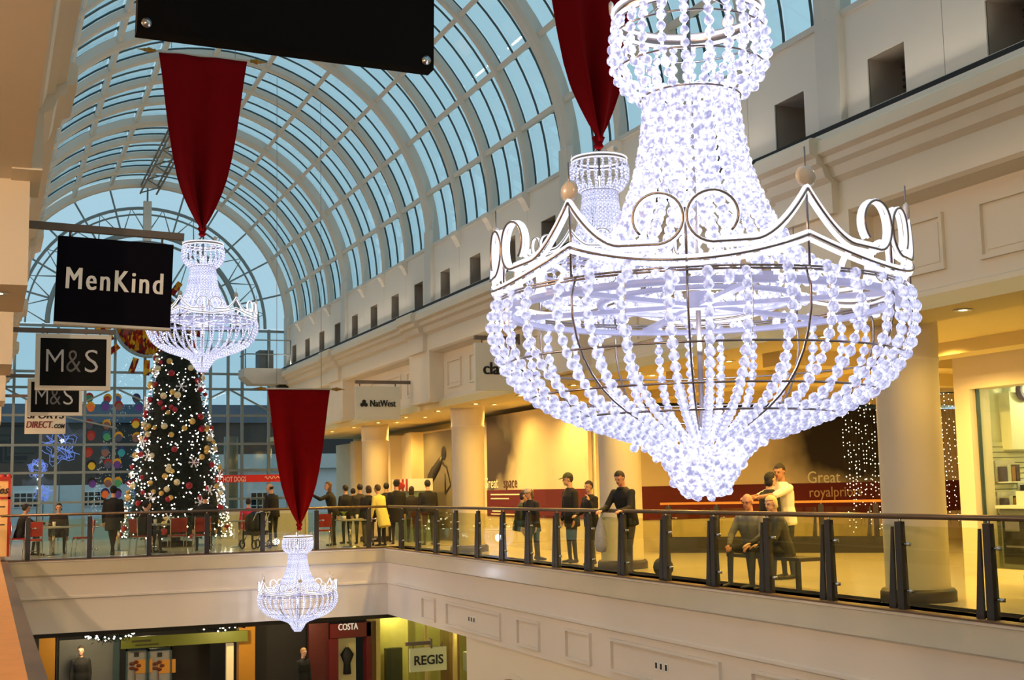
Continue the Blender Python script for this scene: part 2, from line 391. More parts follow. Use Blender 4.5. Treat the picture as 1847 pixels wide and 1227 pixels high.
for i, (ya, yb) in enumerate(((30.33, 29.35), (28.54, 25.14), (24.23, 23.11), (21.89, 20.83), (20.03, 16.47), (15.65, 14.5), (13.6, 12.5), (11.6, 8.2))):
    e = MB(); x = XR + .11; z0, z1 = -1.62, -1.06; t = .055
    for (a, b, za, zb) in ((yb, ya, z0, z0 + .05), (yb, ya, z1 - .05, z1), (yb, yb + .05, z0 + .05, z1 - .05), (ya - .05, ya, z0 + .05, z1 - .05)): e.box(x - t, x + .02, a, b, za, zb)
    e.box(x - .012, x + .01, yb + .1, ya - .1, z0 + .1, z1 - .1)
    e.obj('parapet_panel', PARA, sl)
    if i in (1, 4):
        yc = (ya + yb) / 2
        v = empty('vent_plate', parent=sl)
        for j in (-1, 0, 1):
            q = MB(); q.box(x - .03, x, yc + j * .16 - .05, yc + j * .16 + .05, -1.40, -1.27); q.box(x - .034, x - .03, yc + j * .16 - .03, yc + j * .16 + .03, -1.38, -1.29, 1); q.obj('vent', [WHITE, DARKGAP], v)

# columns and gallery ceiling -----------------------------------------
COLM = mat('column_paint', (224, 212, 188), .6, var=.02)
for i, y in enumerate((13.3, 21.5, 29.7, 37.9)):
    c = empty('column', (11.0, y, 0), kind='structure')
    m = MB(); m.lathe([(.40, 0), (.40, 3.02), (.415, 3.03), (.415, 3.07), (.405, 3.1), (.42, 3.3), (.42, 3.64)], 20); m.obj('shaft', COLM, c)
    m = MB(); m.lathe([(.40, 0), (.47, 0), (.47, .12), (.44, .16), (.40, .16)], 20); m.obj('base_ring', mat('dark_brown_skirting', (58, 44, 36), .5), c)
CEIL = mat('gallery_ceiling', (222, 204, 150), .8, var=.02)
m = MB(); m.box(XW + .5, 26, YB, 50, 3.62, 3.75); m.box(XW + .02, XW + .9, YB, 50, 3.50, 3.66)
for y in (17.0, 20.2, 25.0): m.box(11.6, 26, y, y + .5, 3.38, 3.62)
m.box(13.6, 14.1, YB, 50, 3.42, 3.62)
m.obj('ceiling', CEIL, kind='structure')
m = MB(); m.box(-6, -3.7, YB, 50, 4.8, 4.95); m.obj('ceiling', CEIL, kind='structure')
DISC = mat('downlight_lens', (255, 240, 200), .4, emit=(255, 236, 190), es=6., var=0, sampling='NONE')
dl = empty('downlight', (11.0, 9.0, 3.5)); m = MB(); m.lathe([(.05, -.005), (.105, -.012), (.115, 0), (.05, .002)], 14); m.obj('trim_ring', WHITE, dl); m = MB(); m.lathe([(0, -.003), (.085, -.006)], 14); m.obj('lens', DISC, dl)
GOLD_L = (1.0, .62, .14)
n = 0
spots = [(10.55, 9 + 2.7 * i, 3.50) for i in range(14)] + [(11.75, 16 + 2.75 * i, 3.62) for i in range(9)] + [(15.4, 18.6, 3.62), (15.4, 22.4, 3.62), (17.6, 18.6, 3.62), (17.6, 22.4, 3.62), (13.2, 15.4, 3.62), (13.0, 12.6, 3.62)]
for i, (x, y, z) in enumerate(spots):
    o = dl if i == 0 else copy_tree(dl)
    o.location = (x, y, z - .006)
    zone = 'over the gallery edge' if i < 14 else ('over the gallery shopfronts' if i < 23 else 'over the side mall')
    k_ = i if i < 14 else (i - 14 if i < 23 else i - 23); tag(o, 'small round glowing downlight ' + zone + ', ' + ORD[k_] + ' from the viewer', 'downlight', 'downlights ' + zone)
    if i % 2 == 0 or i >= 23: lamp('downlight_bulb', 'SPOT', (0, 0, -.05), 104 if i < 23 else 112, GOLD_L, .06, parent=o, spot_size=2.75, spot_blend=.6)
# left gallery strip lights
for i in range(5):
    o = copy_tree(dl); o.location = (.06, PIERS[i + 2] + .8, 3.634)
    for c in list(o.children):
        if c.type == 'LIGHT': bpy.data.objects.remove(c)
    tag(o, 'small glowing downlight under the left wall piers, ' + ORD[i] + ' from the viewer', 'downlight', 'downlights under the left wall piers')
    lamp('downlight_bulb', 'SPOT', (0, 0, -.05), 60, (1, .66, .25), .06, parent=o, spot_size=2.75, spot_blend=.6)
for i in range(6):  # unseen fill lamps added here to warm the right parapet
    o = copy_tree(dl); o.location = (-3.1, PIERS[i] + 3.0, 4.71)
    for c in list(o.children):
        if c.type == 'LIGHT': bpy.data.objects.remove(c)
    tag(o, 'added unseen fill downlight in the left gallery ceiling, ' + ORD[i] + ' from the viewer', 'downlight', 'added fill downlights in the left gallery ceiling')
    lamp('downlight_bulb', 'POINT', (0, 0, -.12), 430, (1, .70, .44), .07, parent=o)
# unseen fill lights added on both cornices to brighten vault and walls
TROUGH = mat('fill_trough', (200, 196, 188), .5)
for side, nm in ((1, 'right'), (-1, 'left')):
    for b in range(6):
        y0 = PIERS[b] + 1.3; x = mx(9.90, side); t = empty('added_fill_light', (x, y0 + 3.4, 6.01)); tag(t, 'added slim fill light lying on the %s cornice, bay %s from the viewer' % (nm, ORD[b]), 'fill light')
        m = MB(); m.box(-.05, .05, -3.3, 3.3, 0, .03); m.obj('trough', TROUGH, t)
        l = lamp('fill_tube', 'AREA', (0, 0, .05), 34, (1, .84, .64), (.08, 6.4), (0, PI - side * .85, 0), t)
# left shop wall behind the gallery, back wall behind the visitor
m = MB(); m.box(-4.2, -4, YB, 50, 0, 4.95); m.obj('wall_left', CREAM, kind='structure')
m = MB(); m.box(-6, 26, YB - .2, YB, -5.3, 13); m.obj('wall_back', CREAM, kind='structure')
# ------------------------------------------------------------------ gallery shopfronts
def mural_mat(name, base, dark, c, r):
    "flat printed mural: a large blurred dark shape on a plain ground (object coordinates)"
    m = bpy.data.materials.new(name); m.use_nodes = True; nt = m.node_tree; b = nt.nodes['Principled BSDF']; b.inputs['Roughness'].default_value = .5
    tc = nt.nodes.new('ShaderNodeTexCoord'); mp = nt.nodes.new('ShaderNodeMapping'); mp.inputs['Location'].default_value = tuple(-ci / ri for ci, ri in zip(c, r)); mp.inputs['Scale'].default_value = tuple(1 / ri for ri in r)
    g = nt.nodes.new('ShaderNodeTexGradient'); g.gradient_type = 'SPHERICAL'; no = nt.nodes.new('ShaderNodeTexNoise'); no.inputs['Scale'].default_value = 1.1
    ad = nt.nodes.new('ShaderNodeMath'); ad.operation = 'MULTIPLY_ADD'; ad.inputs[1].default_value = .5; mx_ = nt.nodes.new('ShaderNodeMix'); mx_.data_type = 'RGBA'
    ra = nt.nodes.new('ShaderNodeValToRGB'); ra.color_ramp.elements[0].position = .30; ra.color_ramp.elements[1].position = .75
    mx_.inputs[6].default_value = (*lin(base), 1); mx_.inputs[7].default_value = (*lin(dark), 1)
    L = nt.links.new; L(tc.outputs['Object'], mp.inputs[0]); L(mp.outputs[0], g.inputs[0]); L(tc.outputs['Object'], no.inputs[0]); L(no.outputs[0], ad.inputs[0]); L(g.outputs[0], ad.inputs[2]); L(ad.outputs[0], ra.inputs[0]); L(ra.outputs[0], mx_.inputs[0]); L(mx_.outputs[2], b.inputs['Base Color'])
    return m
HO = mat('hoarding_cream', (222, 206, 170), .6, var=.03)
BAND = mat('maroon_band', (98, 20, 26), .45, var=.05)
wr = empty('wall_right', kind='structure')
# hoarding one, along the gallery
h = empty('hoarding', (12.7, 29.5, 0)); tag(h, 'printed shop hoarding with blurred dark face and maroon band behind the gallery columns', 'hoarding')
m = MB(); m.box(0, .1, -3.1, 3.3, .0, 3.48); m.obj('board', mural_mat('mural_face', (222, 206, 170), (56, 44, 40), (0, 3.1, 2.6), (2, 2.6, 1.7)), h)
m = MB(); m.box(-.02, 0, -3.1, 3.3, .78, 1.48); m.obj('band', BAND, h)
text('lettering', 'space', .42, mat('brown_lettering', (84, 50, 36), .5, var=0), (-.012, 1.62, 1.66), h, SIDE, spacing=1.05)
text('lettering', 'Great', .42, mat('cream_lettering', (240, 232, 206), .5, var=0), (-.012, 3.0, 1.66), h, SIDE, spacing=1.05)
m = MB()
for k, (z, a, b) in enumerate(((1.36, .9, 3.0), (1.25, 1.7, 3.0), (.92, 2.3, 2.9), (.84, .9, 3.0))): m.box(-.026, -.02, a, b, z - .016, z + .016)
m.obj('small_print', mat('cream_lettering', (240, 232, 206)), h)
# hoarding two, across the side mall
h = empty('hoarding', (18.4, 26.6, 0)); tag(h, 'printed shop hoarding with maroon band across the end of the side mall', 'hoarding')
m = MB(); m.box(-5.2, 5.5, 0, .1, 0, 3.36); m.obj('board', mural_mat('mural_shade', (222, 206, 170), (40, 34, 32), (2.0, 0, 2.7), (3.0, 2, 2.0)), h)
m = MB(); m.box(-5.2, 5.5, -.02, 0, .72, 1.50); m.obj('band', BAND, h)
p = at(1486, 862, Y=26.58); text('lettering', 'Great', .42, mat('cream_lettering', (240, 232, 206)), (p.x - 18.4, -.012, p.z), h)
p = at(1507, 888, Y=26.58); text('lettering', 'royalpriors', .36, mat('tan_lettering', (196, 160, 120), .5, var=0), (p.x - 18.4, -.032, p.z), h)
# shopfront line beyond, with recesses lit inside
m = MB(); m.box(12.9, 13.0, 32.85, 50, 0, 3.36); m.obj('shopfront_panel', HO, wr)
for y in (39.3, 41.6, 44.0, 46.0): m = MB(); m.box(12.5, 12.9, y - .35, y + .35, 0, 3.36); m.obj('wall_right', HO, kind='structure')
for bx_ in ((12.82, 13.1, 26.25, 26.5, 0, 3.36), (24, 24.2, 14, 50, 0, 3.36), (19.6, 26, 16.25, 16.4, 0, 3.36)): m = MB(); m.box(*bx_); m.obj('wall_right', HO, kind='structure')
# photo poster panel with a leaning dancer and a striped food stall front
po = empty('poster_panel', (12.83, 37.1, 0)); tag(po, 'tall grey wall panel with black leaning figure silhouette between two cream columns', 'poster')
m = MB(); m.box(0, .06, -1.75, 1.6, 0, 3.3); m.obj('board', mat('grey_poster_ground', (120, 112, 96), .5, var=.1, scale=.8), po)
m = MB(); BK = mat('poster_black', (14, 12, 12), .5, var=0)
def sil(pts, r): m.tube([(-.03, y, z) for y, z in pts], r, 6)
m.ball((-.03, -.35, 2.62), (.02, .23, .22), 10, 6); sil([(-.2, 2.5), (.1, 2.3), (.6, 2.05), (1.1, 1.75)], [.10, .19, .24, .2]); sil([(.7, 2.2), (1.15, 1.95), (1.25, 1.7)], [.07, .06, .06]); sil([(-.2, 2.35), (-.6, 2.2), (-.95, 1.65), (-.45, 1.4)], [.07, .05, .045, .05]); sil([(-.45, 1.4), (-.45, 2.0)], .05)
m.v = [(-.012 + (v[0] + .03) * .04, v[1], v[2]) for v in m.v]; m.obj('figure_print', BK, po)
st = empty('popcorn_stall', (12.0, 37.35, 0)); tag(st, 'small green food cart with red and white striped top beside the poster panel', 'food stall')
m = MB(); m.box(-.3, .3, -.85, .85, .0, 1.5); m.obj('body', mat('pale_green_stall', (112, 134, 118), .4), st)
for k in range(9):
    m = MB(); y = -.9 + .2 * k; m.box(-.36, .36, y, y + .195, 1.5, 1.86); m.obj('stripe_panel', mat('stall_red', (176, 40, 26), .5) if k % 2 else WHITE, st)
m = MB(); m.ball((-.37, 0, 1.66), (.02, .45, .11), 14, 7); m.obj('oval_badge', mat('stall_red', (176, 40, 26)), st)
m = MB(); m.box(-.31, -.3, -.7, .5, .75, 1.1); m.obj('menu_card', WHITE, st)

# corner shop ------------------------------------------------------------
sh = empty('wall_right', kind='structure')
m = MB(); m.box(14.5, 14.9, 16.05, 16.4, 0, 2.95); m.box(14.5, 14.9, 3, 16.4, 2.95, 3.6); m.box(14.55, 14.75, 3, 16.2, 0, .12); m.obj('shopfront_frame', CREAM, sh)
m = MB(); m.box(14.64, 14.66, 3, 16.05, .12, 2.95); m.obj('pane', SHOPGLASS, sh)
m = MB(); m.box(14.62, 14.68, 16.02, 16.06, .1, 2.95); m.box(14.62, 14.68, 14.36, 14.40, .1, 2.95); m.obj('glazing_bar', DKBAR, sh)
SHOPW = mat('shop_white_wall', (232, 232, 206), .5, var=.02)
m = MB(); m.box(19.4, 19.5, 2, 16.3, 0, 3.2); m.box(14.9, 19.5, 16.2, 16.3, 0, 3.09); m.box(14.7, 19.5, 2, 16.3, 3.1, 3.2); m.box(15.22, 19.3, 15.95, 16.2, 1.98, 2.9); m.obj('shop_interior', SHOPW, sh)
for k in range(22):
    q = MB(); q.box(14.95, 19.4, 16.16, 16.2, .25 + k * .085, .25 + k * .085 + .07); q.obj('slat', SHOPW, sh)
for y in (15.4, 13.4):
    lamp('shop_ceiling_lamp', 'POINT', (16.0, y, 2.9), 26, (1, .94, .48), .08)
    q = MB(); q.box(15.6, 16.4, y - .15, y + .15, 3.06, 3.1); tag(q.obj('panel_light', mat('panel_light_lens', (255, 255, 220), emit=(255, 250, 200), es=4, var=0, sampling='NONE')), 'flat rectangular ceiling light inside the corner shop, ' + ('above the counter' if y > 14 else 'deeper along the glass'), 'ceiling light')
lg = MB(); p = at(1850, 704, Y=15.88)
ring = [(math.cos(a) * .125, 0, math.sin(a) * .135) for a in [2 * PI * i / 28 for i in range(28)]]
lg.tube(ring, .052, 8, True); lo = lg.obj('letter_sign', mat('purple_grey_letter', (92, 78, 118), .4)); lo.location = (p.x, 15.90, p.z); tag(lo, 'round purple letter O mounted on the white wall inside the corner shop', 'sign')
# counter and wall racks in the shop
ct = empty('shop_counter', (15.14, 15.45, 0)); tag(ct, 'grey shop counter with black poster standing just inside the corner shop window', 'counter')
m = MB(); m.box(-.35, .35, -.5, .4, 0, 1.05); m.obj('body', mat('grey_counter', (112, 112, 108), .5), ct)
m = MB(); m.box(-.4, .4, -.55, .45, 1.05, 1.1); m.obj('top', WHITE, ct)
m = MB(); m.box(-.36, -.35, -.46, .36, .2, .95); m.box(-.365, -.36, .0, .30, .7, .86, 1); m.box(-.365, -.36, -.4, -.1, .62, .66, 1); m.box(-.365, -.36, -.4, .3, .45, .48, 1); m.obj('poster', [mat('black_poster', (24, 22, 30), .4), mat('poster_print', (110, 106, 120))], ct)
m = MB(); m.box(-.2, .2, -.3, .2, 1.1, 1.32); m.obj('till', WHITE, ct)
for k, (dx, z) in enumerate(((.0, 1.45), (.55, 1.15), (.0, .95))):
    r = empty('wall_rack', (15.22 + dx * .8, 16.05, z)); tag(r, 'small ' + ('upper', 'middle', 'lower')[k] + ' display rack of packets on the slatted wall in the corner shop', 'rack')
    m = MB(); m.box(-.2, .2, -.08, .1, 0, .02); m.box(-.2, .2, .08, .1, 0, .36); m.obj('shelf', WHITE, r)
    for j in range(4): m = MB(); m.box(-.18 + j * .09, -.11 + j * .09, -.06, .06, .02, .26 + .03 * (j % 2)); m.obj('packet', mat('packet_%d' % (j % 3), ((80, 70, 90), (190, 190, 180), (150, 110, 60))[j % 3], .5), r)

# ------------------------------------------------------------------ gable end
YG = YEND + .25
g = empty('window_7', (0, YG, 0), kind='structure')
TUBE = mat('blue_grey_gable_tube', (124, 138, 142), .5, var=.05)
def ga(r, a): return (XC + r * math.cos(a), 0, ZC + r * math.sin(a))
for r, t in ((4.25, .06), (4.02, .035), (3.30, .10), (3.02, .05), (1.5, .05)):
    m = MB(); m.tube([ga(r, PI * i / 40) for i in range(41)], t, 6); m.obj('ring_tube', TUBE, g)
for i in range(1, 12):
    a = PI * i / 12; m = MB(); m.bar(ga(3.3 if i % 2 else 1.5, a), ga(RV + .1, a), .06, .06); m.obj('radial_bar', TUBE, g)
for i in range(12):
    a0, a1 = PI * i / 12, PI * (i + 1) / 12; m = MB()
    m.tube([ga(3.3, a0), ga(4.25, (a0 + a1) / 2), ga(3.3, a1)], .028, 5); m.tube([ga(1.5, a0), ga(3.02, a1)], .02, 5); m.obj('brace', TUBE, g)
m = MB(); m.box(XC - .14, XC + .14, -.1, .1, ZC + 3.05, ZC + 4.5); m.obj('king_post', STEEL, g)
for i in range(12):
    for ra, rb in ((0.05, 1.5), (1.5, 3.3), (3.3, RV + .3)):
        a0, a1 = PI * i / 12 + .006, PI * (i + 1) / 12 - .006; am = (a0 + a1) / 2; m = MB()
        m.add([(ga(ra, a)[0], .06, ga(ra, a)[2]) for a in (a0, am, a1)] + [(ga(rb, a)[0], .06, ga(rb, a)[2]) for a in (a1, am, a0)], [(0, 1, 4, 5), (1, 2, 3, 4)]); m.obj('pane', WALLGLASS, g)
w = empty('window_8', (0, YG, 0), kind='structure')
GX = [.0, .78, 1.67, 2.17, 3.09, 4.07, 5.09, 6.1, 7.38, 8.01, 8.52, 9.49, 10.2]
GZ = [0, .55, 1.34, 2.36, 3.31, 4.33, 5.29, 5.84, 7.44]
for x in GX: m = MB(); m.box(x - .045, x + .045, -.08, .08, 0, 7.5); m.obj('mullion', TUBE, w)
for z in GZ[1:]: m = MB(); m.box(0, 10.2, -.06, .06, z - .04, z + .04); m.obj('transom', TUBE, w)
for i in range(len(GX) - 1):
    for j in range(len(GZ) - 1):
        m = MB(); m.box(GX[i] + .045, GX[i + 1] - .045, .055, .075, GZ[j] + .04, GZ[j + 1] - .04); m.obj('pane', WALLGLASS, w)
for (xa, za, xb, zb) in ((4.07, 5.29, 2.17, 4.33), (4.07, 5.29, 6.1, 4.33), (8.01, 5.29, 6.1, 4.33), (8.01, 5.29, 9.8, 4.33), (2.17, 4.33, 4.07, 3.9), (.4, 5.29, 2.17, 4.33)):
    m = MB(); m.bar((xa, -.1, za), (xb, -.1, zb), .06, .06); m.obj('brace', TUBE, w)
m = MB(); m.lathe([(.26, 0), (.26, 3.6)], 16, (8.25, .7, 0)); m.obj('outer_post', mat('grey_green_post', (128, 142, 138), .5), w)

# stained glass sun hanging on the gable grid
so = empty('sun_ornament', (0, YG - .16, 0)); tag(so, 'round mosaic sun of red and yellow glass with separate ray pieces on the gable window', 'ornament')
sm = bpy.data.materials.new('sun_mosaic'); sm.use_nodes = True; nt = sm.node_tree; b = nt.nodes['Principled BSDF']
vo = nt.nodes.new('ShaderNodeTexVoronoi'); vo.inputs['Scale'].default_value = 8; tc = nt.nodes.new('ShaderNodeTexCoord'); mp = nt.nodes.new('ShaderNodeMapping'); mp.inputs['Scale'].default_value = (1.6, 1, .7)
sp = nt.nodes.new('ShaderNodeSeparateColor'); ra = nt.nodes.new('ShaderNodeValToRGB'); ra.color_ramp.interpolation = 'CONSTANT'
cols = [(0, (150, 24, 20)), (.28, (226, 160, 20)), (.5, (196, 60, 24)), (.66, (236, 196, 60)), (.84, (90, 40, 60))]
ra.color_ramp.elements[0].color = (*lin(cols[0][1]), 1); ra.color_ramp.elements[1].position = cols[1][0]; ra.color_ramp.elements[1].color = (*lin(cols[1][1]), 1)
for q, c in cols[2:]: e = ra.color_ramp.elements.new(q); e.color = (*lin(c), 1)
L = nt.links.new; L(tc.outputs['Object'], mp.inputs[0]); L(mp.outputs[0], vo.inputs[0]); L(vo.outputs['Color'], sp.inputs[0]); L(sp.outputs[0], ra.inputs[0]); L(ra.outputs[0], b.inputs['Base Color']); b.inputs['Roughness'].default_value = .25
b.inputs['Transmission Weight'].default_value = .0
tl = nt.nodes.new('ShaderNodeBsdfTranslucent'); ms = nt.nodes.new('ShaderNodeMixShader'); ms.inputs[0].default_value = .55; L(ra.outputs[0], tl.inputs[0]); L(b.outputs[0], ms.inputs[1]); L(tl.outputs[0], ms.inputs[2]); L(ms.outputs[0], nt.nodes['Material Output'].inputs[0])
sc_ = at(268, 585, Y=YG); RS = 1.12
m = MB(); m.lathe([(0, 0), (RS, 0), (RS, .03), (0, .03)], 40, M=Matrix.Translation((sc_.x, 0, sc_.z)) @ Matrix.Rotation(PI / 2, 4, 'X')); m.obj('disc', sm, so)
m = MB(); m.tube([(sc_.x + (RS + .06) * math.cos(a), -.02, sc_.z + (RS + .06) * math.sin(a)) for a in [2 * PI * i / 48 for i in range(48)]], .06, 6, True); m.obj('rim', TUBE, so)
for i in range(22):
    a = 2 * PI * i / 22 + .1
    if i % 5 == 4: continue
    M = Matrix.Translation((sc_.x + 1.58 * math.cos(a), 0, sc_.z + 1.58 * math.sin(a))) @ Matrix.Rotation(-a, 4, 'Y')
    m = MB(); m.box(-.27, .27, -.02, .02, -.105, .105, 0, M); m.obj('ray', sm, so)
# painted paper faces stuck on the panes
rnd = random.Random(3)
FC = [(60, 96, 190), (40, 150, 180), (150, 60, 60), (190, 90, 170), (200, 180, 60), (60, 150, 110), (90, 60, 150), (210, 110, 50), (70, 80, 110), (120, 90, 90)]
HC = [(30, 40, 110), (60, 30, 30), (190, 150, 40), (30, 30, 34), (140, 40, 30), (30, 90, 130)]
CN = ['blue', 'teal', 'maroon', 'pink', 'yellow', 'green', 'violet', 'orange', 'slate', 'brown']; HN = ['navy', 'dark brown', 'golden', 'black', 'red', 'cyan']
cells = [(x, y) for x in (163, 193, 215, 247) for y in (718, 734, 765, 788, 816, 838, 872, 889)]
for k, (px, py) in enumerate(cells):
    if k % 11 == 7: continue
    p = at(px + rnd.uniform(-4, 4), py + rnd.uniform(-2, 2), Y=YG - .05 - .03 * (k % 2)); c = empty('paper_face', p)
    face, hair = rnd.choice(FC), rnd.choice(HC)
    tag(c, '%s paper face with %s hair on the gable window, %s column, %s row down' % (CN[FC.index(face)], HN[HC.index(hair)], ('leftmost', 'second', 'third', 'rightmost')[k // 8], ('top', 'second', 'third', 'fourth', 'fifth', 'sixth', 'seventh', 'lowest')[k % 8]), 'paper cutout', 'painted paper faces on the gable window')
    R = Matrix.Rotation(PI / 2, 4, 'X') @ Matrix.Rotation(rnd.uniform(-.3, .3), 4, 'Z')
    m = MB(); m.add([R @ Vector((.13 * math.cos(a), .17 * math.sin(a), 0)) for a in [2 * PI * i / 14 for i in range(14)]] + [R @ Vector((.13 * math.cos(a), .17 * math.sin(a), .01)) for a in [2 * PI * i / 14 for i in range(14)]], [tuple(range(14)), tuple(range(27, 13, -1))] + [(i, (i + 1) % 14, 14 + (i + 1) % 14, 14 + i) for i in range(14)]); m.obj('face', mat('paper_%d_%d_%d' % face, face, .8), c)
    m = MB(); out = [R @ Vector((.15 * math.cos(a), .19 * math.sin(a), .02)) for a in [PI * i / 10 for i in range(11)]]; inn = [R @ Vector((.11 * math.cos(a), .10 * math.sin(a), .02)) for a in [PI * i / 10 for i in range(11)]]
    m.add(out + inn, [(i, i + 1, 12 + i, 11 + i) for i in range(10)]); m.obj('hair', mat('paper_%d_%d_%d' % hair, hair, .8), c)

# ------------------------------------------------------------------ outside the gable
m = MB(); m.box(-60, 80, 50, 160, -1.2, -1.0); m.obj('floor', mat('wet_street', (88, 90, 92), .4), kind='structure')
def building(name, label, x0, x1, y, d, h, wallm, wins, roofm=None, wh=1.0, wwd=1.2, roofh=.9):
    o = empty(name, ((x0 + x1) / 2, y, -1)); tag(o, label, 'building'); w2 = (x1 - x0) / 2
    m = MB(); m.box(-w2, w2, 0, d, 0, h); m.obj('wall', wallm, o)
    if roofm: m = MB(); m.prism([(-w2 - .2, h), (w2 + .2, h), (w2 - .5, h + roofh), (-w2 + .5, h + roofh)], -.3, d); m.obj('roof', roofm, o)
    for (x, z) in wins:
        f = MB(); f.box(x - wwd / 2, x + wwd / 2, -.06, .02, z, z + wh); fo = f.obj('window', WHITE, o)
        for i in range(4):
            for j in range(3):
                q = MB(); q.box(x - wwd / 2 + .05 + i * (wwd - .06) / 4, x - wwd / 2 + (i + 1) * (wwd - .06) / 4, -.08, -.06, z + .05 + j * (wh - .06) / 3, z + (j + 1) * (wh - .06) / 3); q.obj('pane', mat('dark_window_pane', (34, 38, 44), .15), fo)
    return o
building('white_house', 'low white house with small paned windows outside behind the seated diners', .0, 7.5, 66, 8, 3.1, mat('white_render', (212, 216, 214), .8), [(1.2 - 3.75 + .6, 2.05), (4.0 - 3.75 + .9, 2.05)], None, wh=.75)
building('grey_hall', 'long dark grey hall with brown upper wall outside the gable window', -8, 30, 80, 10, 6.9, mat('brown_grey_wall', (66, 58, 54), .8), [], mat('slate_roof', (86, 98, 112), .7), roofh=1.1)
o = building('white_shed', 'pale single storey building with gently arched roof outside right of the tree', 9.6, 17.5, 62, 5, 3.7, mat('white_render', (212, 216, 214), .8), [(-1.2, 1.6)], mat('pale_arched_roof', (196, 202, 198), .7), roofh=.7)
# ------------------------------------------------------------------ chandeliers
BEAD = crystal_mat('acrylic_bead', (226, 228, 255), .70, .2)
BEADN = crystal_mat('acrylic_bead_dense', (240, 240, 255), .80, .1)
LED = mat('white_led', (50, 50, 54), .4, emit=(244, 246, 255), es=7., var=0, sampling='NONE')
ROPE = mat('white_light_rope', (60, 60, 64), .4, emit=(248, 246, 255), es=.86, var=0, sampling='NONE')
FRAME = mat('chandelier_wire', (150, 140, 140), .3, metal=.9, var=.05)
BAND_L = mat('lilac_white_flat_bar', (104, 104, 124), .4, emit=(206, 206, 255), es=.34, var=0, sampling='NONE')
FROST = mat('frosted_disc', (206, 198, 190), .25, var=.1, scale=20, coat=.5)
BOWL = [(.955, .0), (.985, -.07), (.985, -.16), (.955, -.26), (.89, -.37), (.78, -.47), (.63, -.55), (.46, -.61), (.31, -.66)]
NOSE = [(.31, -.66), (.21, -.72), (.16, -.79), (.12, -.86), (.06, -.93)]
NECK = [(.72, .05), (.55, .14), (.43, .27), (.34, .42), (.272, .60), (.232, .80), (.212, 1.0)]
CUP = [(.215, .98), (.30, 1.03), (.36, 1.11), (.378, 1.20), (.372, 1.29), (.355, 1.36)]
def resample(prof, step):
    pts = [Vector((r, 0, z)) for r, z in prof]; sm = []
    for i in range(len(pts) - 1):                       # catmull-rom
        p0, p1, p2, p3 = pts[max(i - 1, 0)], pts[i], pts[i + 1], pts[min(i + 2, len(pts) - 1)]
        for k in range(12):
            t = k / 12; sm.append(.5 * ((2 * p1) + (p2 - p0) * t + (2 * p0 - 5 * p1 + 4 * p2 - p3) * t * t + (3 * p1 - p0 - 3 * p2 + p3) * t ** 3))
    sm.append(pts[-1]); out = [sm[0]]; acc = 0
    for a, b in zip(sm, sm[1:]):
        L = (b - a).length
        while acc + L >= step:
            k = (step - acc) / L; a = a.lerp(b, k); out.append(a.copy()); L = (b - a).length; acc = 0
        acc += L
    return out
def bead_geo(mb, c, d, r, m=0):
    "cut crystal: faceted barrel along direction d"
    d = d.normalized(); x = d.orthogonal().normalized(); y = d.cross(x)
    M = Matrix((x, y, d)).transposed().to_4x4(); M.translation = c
    mb.lathe([(0, -1.15 * r), (.62 * r, -.85 * r), (r, -.25 * r), (r, .25 * r), (.62 * r, .85 * r), (0, 1.15 * r)], 7, m=m, smooth=False, M=M)
def led_geo(mb, c, r, m=0):
    mb.add([c + Vector(v) * r for v in ((1, 0, 0), (-1, 0, 0), (0, 1, 0), (0, -1, 0), (0, 0, 1), (0, 0, -1))], [(0, 2, 4), (2, 1, 4), (1, 3, 4), (3, 0, 4), (2, 0, 5), (1, 2, 5), (3, 1, 5), (0, 3, 5)], m)
def string_pts(prof, step, a): 
    R = Matrix.Rotation(a, 3, 'Z'); return [R @ p for p in resample(prof, step)]
def spiral_rope(th0, sgn):
    "crown rope from the peak at th0, sagging, then curling into a scroll next to the middle of the bay; returned as (angle, height)"
    P = [(th0, .315)]
    for t in [i / 10 for i in range(1, 11)]:
        u = t; a = th0 + sgn * math.radians(14) * u; z = .315 - .215 * (1 - (1 - u) ** 1.7); P.append((a, z))
    cz, ca, R0 = .20, th0 + sgn * math.radians(23.2), math.radians(6.4)
    for t in [i / 26 for i in range(1, 27)]:
        ph = -PI * .62 + t * 2 * PI * .93; k = 1 - .28 * max(0, t - .45); P.append((ca + sgn * R0 * math.cos(ph) * k, cz + .108 * math.sin(ph) * k))
    return P
def chain(mb, pts, r, wire=None, wm=0): mb.tube(pts, r, 6)
